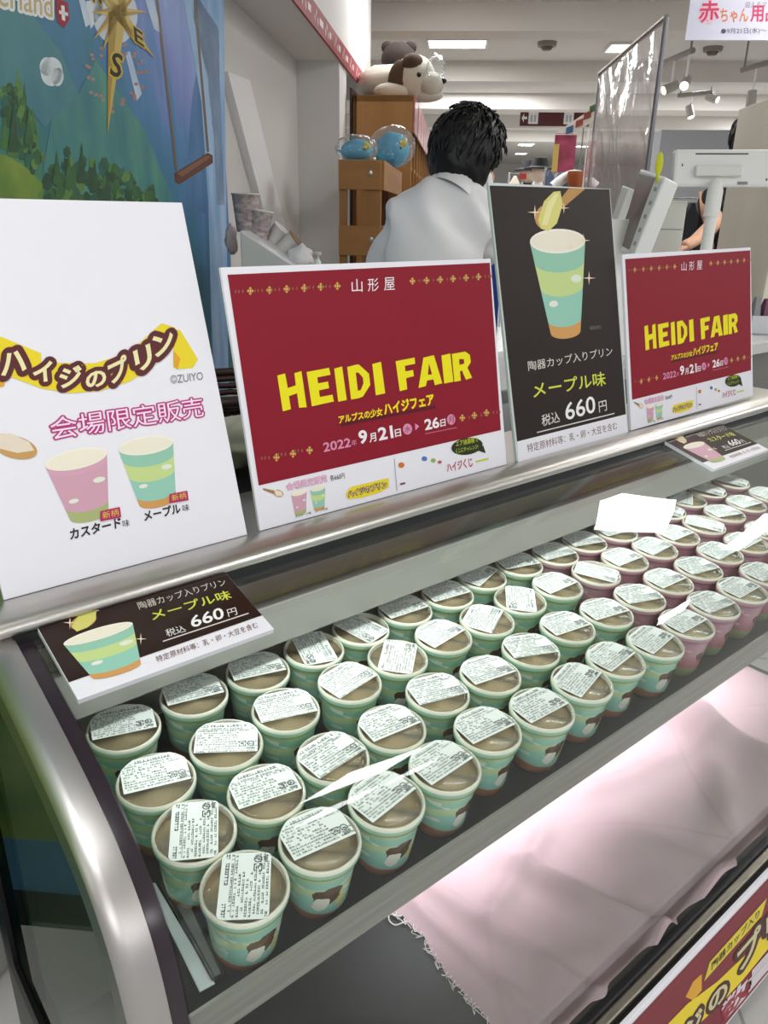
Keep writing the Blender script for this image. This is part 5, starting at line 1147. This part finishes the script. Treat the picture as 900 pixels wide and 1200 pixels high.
# ------------------------------------------------------------ lottery banner stand in the distance
WL = 5.2
lb = thing('lottery_stand', 'pink and red vertical banner under a slanting picture header board', 'display stand', S(uz(661, 214, WL)[0], WL, 0))
u0, z1 = uz(651, 158, WL); u1, zb = uz(672, 202, WL)
MB(S).box((u0, WL, zb), (u1, WL+.02, z1)).build('vertical_banner', mat('pink_banner', '#b8466a', .5, vary=.6, vscale=14, dark='#7d2a3a'), lb)
MB(S).box((u0-.004, WL-.003, zb), (u0+.028, WL+.015, z1-.05)).build('yellow_stripe', mat('banner_yellow', '#c9a95a', .5), lb)
q4 = [uz(650, 158, WL), uz(652, 151, WL), uz(702, 124, WL), uz(703, 136, WL)]
q4 = [uz(649, 157, WL), uz(672, 158, WL), uz(703, 136, WL), uz(701, 123, WL)]
MB(S).prism(q4, WL-.06, WL-.03, ax=1).build('header_board', mat('header_cream', '#d8d0c4', .5), lb)
for i, (x, y, c) in enumerate(((667.5, 152, '#3b5f8f'), (679, 144, '#a3452c'), (688.5, 135, '#8d3b2a'), (695, 127, '#4a6b33'))):
    u, z = uz(x, y, WL-.06); s = .020
    MB(S).prism([(u-s, z-s*1.3), (u+s, z-s*.6), (u+s, z+s*1.3), (u-s, z+s*.5)], WL-.066, WL-.060, ax=1).build('picture_tile', mat('tile_%d' % i, c, .5, vary=.5, vscale=60), lb)
pu, pz = uz(681, 180, WL)
MB(S).box((pu-.004, WL, 0), (pu+.004, WL+.008, uz(684, 150, WL)[1])).build('pole', mat('pole_grey', '#8a8886', .4), lb)
mb = MB(S); pts = [(uz(648+k*5, 219-14*math.sin(math.pi*k/10)-(0), WL-.2)) for k in range(11)]
mb.tube([(p[0], WL-.2, p[1]) for p in pts], .03, 10).build('white_arch', white_pl, lb, smooth=True)
u, z = uz(675, 214, WL-.25); MB(S).lathe([(0, -.09), (.03, -.08), (.055, .04), (.05, .06), (0, .06)], (u, WL-.25, z), 16).build('orange_cone', mat('rust_orange', '#9a4d1f', .5), lb, smooth=True)
o = MB(S).box((uz(691, 160, 4.6)[0], 4.6, uz(691, 208, 4.6)[1]), (uz(700, 160, 4.6)[0], 4.62, uz(691, 165, 4.6)[1])).build('red_white_flag', mat('flag_red', '#c5323c', .5, vary=.8, vscale=9, dark='#e9e4e2'))
tag(o, 'narrow red and white flag behind the clear shield', 'flag')
fs_ = thing('flag_stand', 'thin grey flag pole holding the narrow red and white flag', 'pole', S(uz(690.5, 160, 4.6)[0], 4.61, 0))
MB(S).tube([(uz(690.5, 160, 4.6)[0]-.006, 4.61, .01), (uz(690.5, 160, 4.6)[0]-.006, 4.61, uz(691, 160, 4.6)[1]+.04)], .004, 8).build('pole', white_pl, fs_, smooth=True)
MB(S).lathe([(0, 0), (.12, 0), (.12, .012), (.01, .02), (0, .02)], (uz(690.5, 160, 4.6)[0]-.006, 4.61, 0), 20).build('base', dgrey, fs_, smooth=True)
# ------------------------------------------------------------ distant racks and dressed figures
def garment_rack(px0, px1, py0, py1, WW, label, cols, name='clothes_rack'):
    u0, z1 = uz(px0, py0, WW); u1, zb = uz(px1, py1, WW)
    t = thing(name, label, 'clothes rack', S((u0+u1)/2, WW, 0), group='distant clothes racks')
    MB(S).tube([(u0, WW, 0.02), (u0, WW, z1), (u1, WW, z1), (u1, WW, 0.02)], .015, 8).build('rail', mat('rail_chrome', '#b5b5b8', .3, .8), t, smooth=True)
    n = len(cols); dw = (u1-u0)/n
    for i, c in enumerate(cols):
        a = u0+dw*i; L = (z1-max(zb, .6)); h = max(.5, min(.75, L))
        mb = MB(S); pr = [(a+dw*.40, z1-.03), (a+dw*.05, z1-.12), (a+dw*.02, z1-.34), (a+dw*.16, z1-.33), (a+dw*.18, z1-h), (a+dw*.82, z1-h), (a+dw*.84, z1-.33), (a+dw*.98, z1-.34), (a+dw*.95, z1-.12), (a+dw*.60, z1-.03)]
        mb.prism(pr, WW-.05, WW+.05, ax=1).build('garment', mat('garment_'+c.strip('#'), c, .85, vary=.3, vscale=6), t, bevel=.012)
    return t
garment_rack(597, 648, 203, 240, 10.5, 'far rack of cream and grey clothes right of the worker head', ['#c9bfae', '#8d8a86', '#d8d2c8', '#a98f7a'])
garment_rack(640, 668, 196, 240, 9.0, 'far rack of blue and grey clothes behind the pink banner', ['#5d6b8a', '#8c93a3', '#4a4f5f'])
garment_rack(770, 830, 232, 280, 6.0, 'dark rack of purple and black clothes behind the customer display', ['#2b2a33', '#5a2f57', '#1c1b20', '#23222b'])
def mannequin(px, py, WW, label, c):
    u, z = uz(px, py, WW); t = thing('mannequin', label, 'mannequin', S(u, WW, 0), group='distant dressed mannequins')
    MB(S).lathe([(0, 0), (.16, 0), (.16, .02), (.02, .03), (.018, z-.72), (.13, z-.70), (.17, z-.50), (.20, z-.28), (.16, z-.20), (.05, z-.16), (.045, z-.12), (0, z-.12)], (u, WW, 0), 20).build('torso', mat('figure_'+c.strip('#'), c, .8), t, smooth=True)
    MB(S).ball((u, WW, z-.03), (.09, .11, .12), 16).build('head', mat('figure_head', '#cdb9a6', .6), t, smooth='all')
    MB(S).lathe([(0, .12), (.08, .11), (.10, .03), (.17, .01), (.17, 0), (0, 0)], (u, WW, z), 20).build('hat', mat('figure_hat', '#1d1b1c', .8), t, smooth=True)
mannequin(619, 200, 10.0, 'far mannequin in black wearing a black hat, left one', '#25211f'); mannequin(632, 198, 9.6, 'far mannequin in white wearing a black hat, right one', '#d9d5cf')
o = MB(S).box((uz(609, 204, 9.5)[0], 9.5, uz(609, 210, 9.5)[1]), (uz(617, 204, 9.5)[0], 9.52, uz(609, 203, 9.5)[1])).build('red_price_sign', mat('sale_red', '#c23a35', .5)); tag(o, 'tiny red price sign among the far clothes', 'sign')
o = thing('blue_bin', 'blue stacking bin with red and white packs beside the worker', 'bin', S(uz(567, 240, 5.5)[0], 5.5, 0))
u, z = uz(567, 246, 5.5); MB(S).box((u-.12, 5.5, 0), (u+.14, 5.9, z+.02)).build('bin_body', mat('bin_blue', '#1d3a86', .4), o, bevel=.01)
o2 = MB(S).box((u-.06, 5.52, z+.02), (u+.02, 5.6, z+.13)).build('snack_pack', mat('pack_red', '#c0303a', .5, vary=.7, vscale=30, dark='#efe9e6'), bevel=.005); tag(o2, 'red and white pack standing in the blue bin', 'package')
# white bulkhead beyond the customer display
u0, zt2 = uz(776, 150, 8.2); u1, _ = uz(862, 150, 8.2)
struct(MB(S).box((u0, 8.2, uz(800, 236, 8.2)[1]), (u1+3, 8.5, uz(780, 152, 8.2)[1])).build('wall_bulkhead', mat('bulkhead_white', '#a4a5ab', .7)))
# ------------------------------------------------------------ ceiling fittings
lampm = mat('lamp_lit', '#fff9f0', .5, emit=6.0); lfr = mat('lamp_frame', '#e9e7e2', .5)
def ceiling_lamp(u, w, su, sw, label):
    t = thing('ceiling_lamp', label, 'ceiling lamp', S(u, w, CEIL), group='recessed ceiling lamps')
    mb = MB(S); e = .02
    for a, b in (((-su/2-e, -sw/2-e), (su/2+e, -sw/2)), ((-su/2-e, sw/2), (su/2+e, sw/2+e)), ((-su/2-e, -sw/2), (-su/2, sw/2)), ((su/2, -sw/2), (su/2+e, sw/2))):
        mb.box((u+a[0], w+a[1], CEIL-.02), (u+b[0], w+b[1], CEIL))
    mb.build('lamp_frame', lfr, t); MB(S).box((u-su/2, w-sw/2, CEIL-.012), (u+su/2, w+sw/2, CEIL-.004)).build('diffuser', lampm, t)
NTH = ['first', 'second', 'third', 'fourth', 'fifth', 'sixth', 'seventh', 'eighth', 'ninth', 'tenth', 'eleventh', 'twelfth']
vis = [(714, 741, 56, 'lit ceiling lamp left of the clear shield top'), (609, 624, 169.5, 'tiny far ceiling lamp under the direction sign'), (604, 617, 180, 'tiny farthest ceiling lamp left of the pink banner'), (675, 690, 171.5, 'tiny far ceiling lamp right of the pink banner'), (828, 845, 171, 'far ceiling lamp above the customer display')]
for (a, b, y, lb_) in vis:
    u0, w0 = at_z(a, y, CEIL-.012); u1, w1_ = at_z(b, y, CEIL-.012)
    ceiling_lamp((u0+u1)/2, (w0+w1_)/2, max(.2, abs(u1-u0)), .34, lb_)
ceiling_lamp(LAMPS_AND_FILL[3][0], LAMPS_AND_FILL[3][1], LAMPS_AND_FILL[3][2], LAMPS_AND_FILL[3][3], 'long lit ceiling lamp above the oak cabinet')
for i, l_ in ((0, 'square lamp over the counter whose reflection lies on the curved glass'), (1, 'square lamp over the right end of the counter')): ceiling_lamp(*LAMPS_AND_FILL[i][:4], l_)
for (x, y, l_) in ((641, 54, 'dark round smoke detector on the ceiling in the middle'), (835, 60, 'dark round smoke detector under the lilac board')):
    u, w = at_z(x, y, CEIL-.03); t = thing('smoke_detector', l_, 'smoke detector', S(u, w, CEIL), group='smoke detectors')
    MB(S).lathe([(0, -.06), (.035, -.06), (.05, -.04), (.05, -.035), (0, -.035)], (u, w, CEIL), 24).build('sensor', mat('sensor_grey', '#5f5a54', .5), t, smooth=True); MB(S).lathe([(0, -.035), (.075, -.035), (.08, -.01), (.08, 0), (0, 0)], (u, w, CEIL), 24).build('base', mat('sensor_base', '#8d867c', .5), t, smooth=True)
def track(p0, p1, z, spots, label):
    a, b = [Vector((*at_z(*p, z), z)) for p in (p0, p1)]
    t = thing('track_light', label, 'track light', S(*(a.lerp(b, .5))), group='ceiling track lights')
    MB(S).tube([tuple(a), tuple(b)], .022, 8).build('track_rail', mat('track_grey', '#8f8a84', .4), t, smooth=True)
    for s in (0.06, .94):
        q = a.lerp(b, s); MB(S).tube([tuple(q), (q.x, q.y, CEIL)], .008, 8).build('drop_rod', mat('track_grey', '#8f8a84', .4), t, smooth=True)
    for (s, dr, ax) in spots:
        q = a.lerp(b, s); MB(S).tube([tuple(q), (q.x, q.y, q.z-dr)], .008, 8).build('stem', white_pl, t, smooth=True)
        c = Vector((q.x, q.y, q.z-dr)); A_ = Vector(ax).normalized()
        MB(S).lathe([(0, -.05), (.034, -.05), (.038, .07), (.033, .07), (.031, .055), (0, .055)], tuple(c), 20, axis=A_).build('spot_can', mat('spot_grey', '#aeaaa3', .5), t, smooth=True)
        MB(S).lathe([(0, .056), (.029, .056), (.029, .060), (0, .060)], tuple(c), 20, axis=A_).build('lens', lampm, t, smooth=True)
track((772, 76), (812, 59), 2.55, [(.5, .20, (-.9, -.3, -.4)), (.92, .20, (-.3, -.8, -.5))], 'track light with two white spots right of the clear shield')
track((795, 112), (836, 108), 2.55, [(.4, .15, (.2, -.4, -.9)), (.98, .05, (.6, -.6, -.3))], 'far track light above the customer display')
track((870, 82), (905, 72), 2.5, [(.5, .22, (0, -.2, -1))], 'track light with one white spot at the right edge')
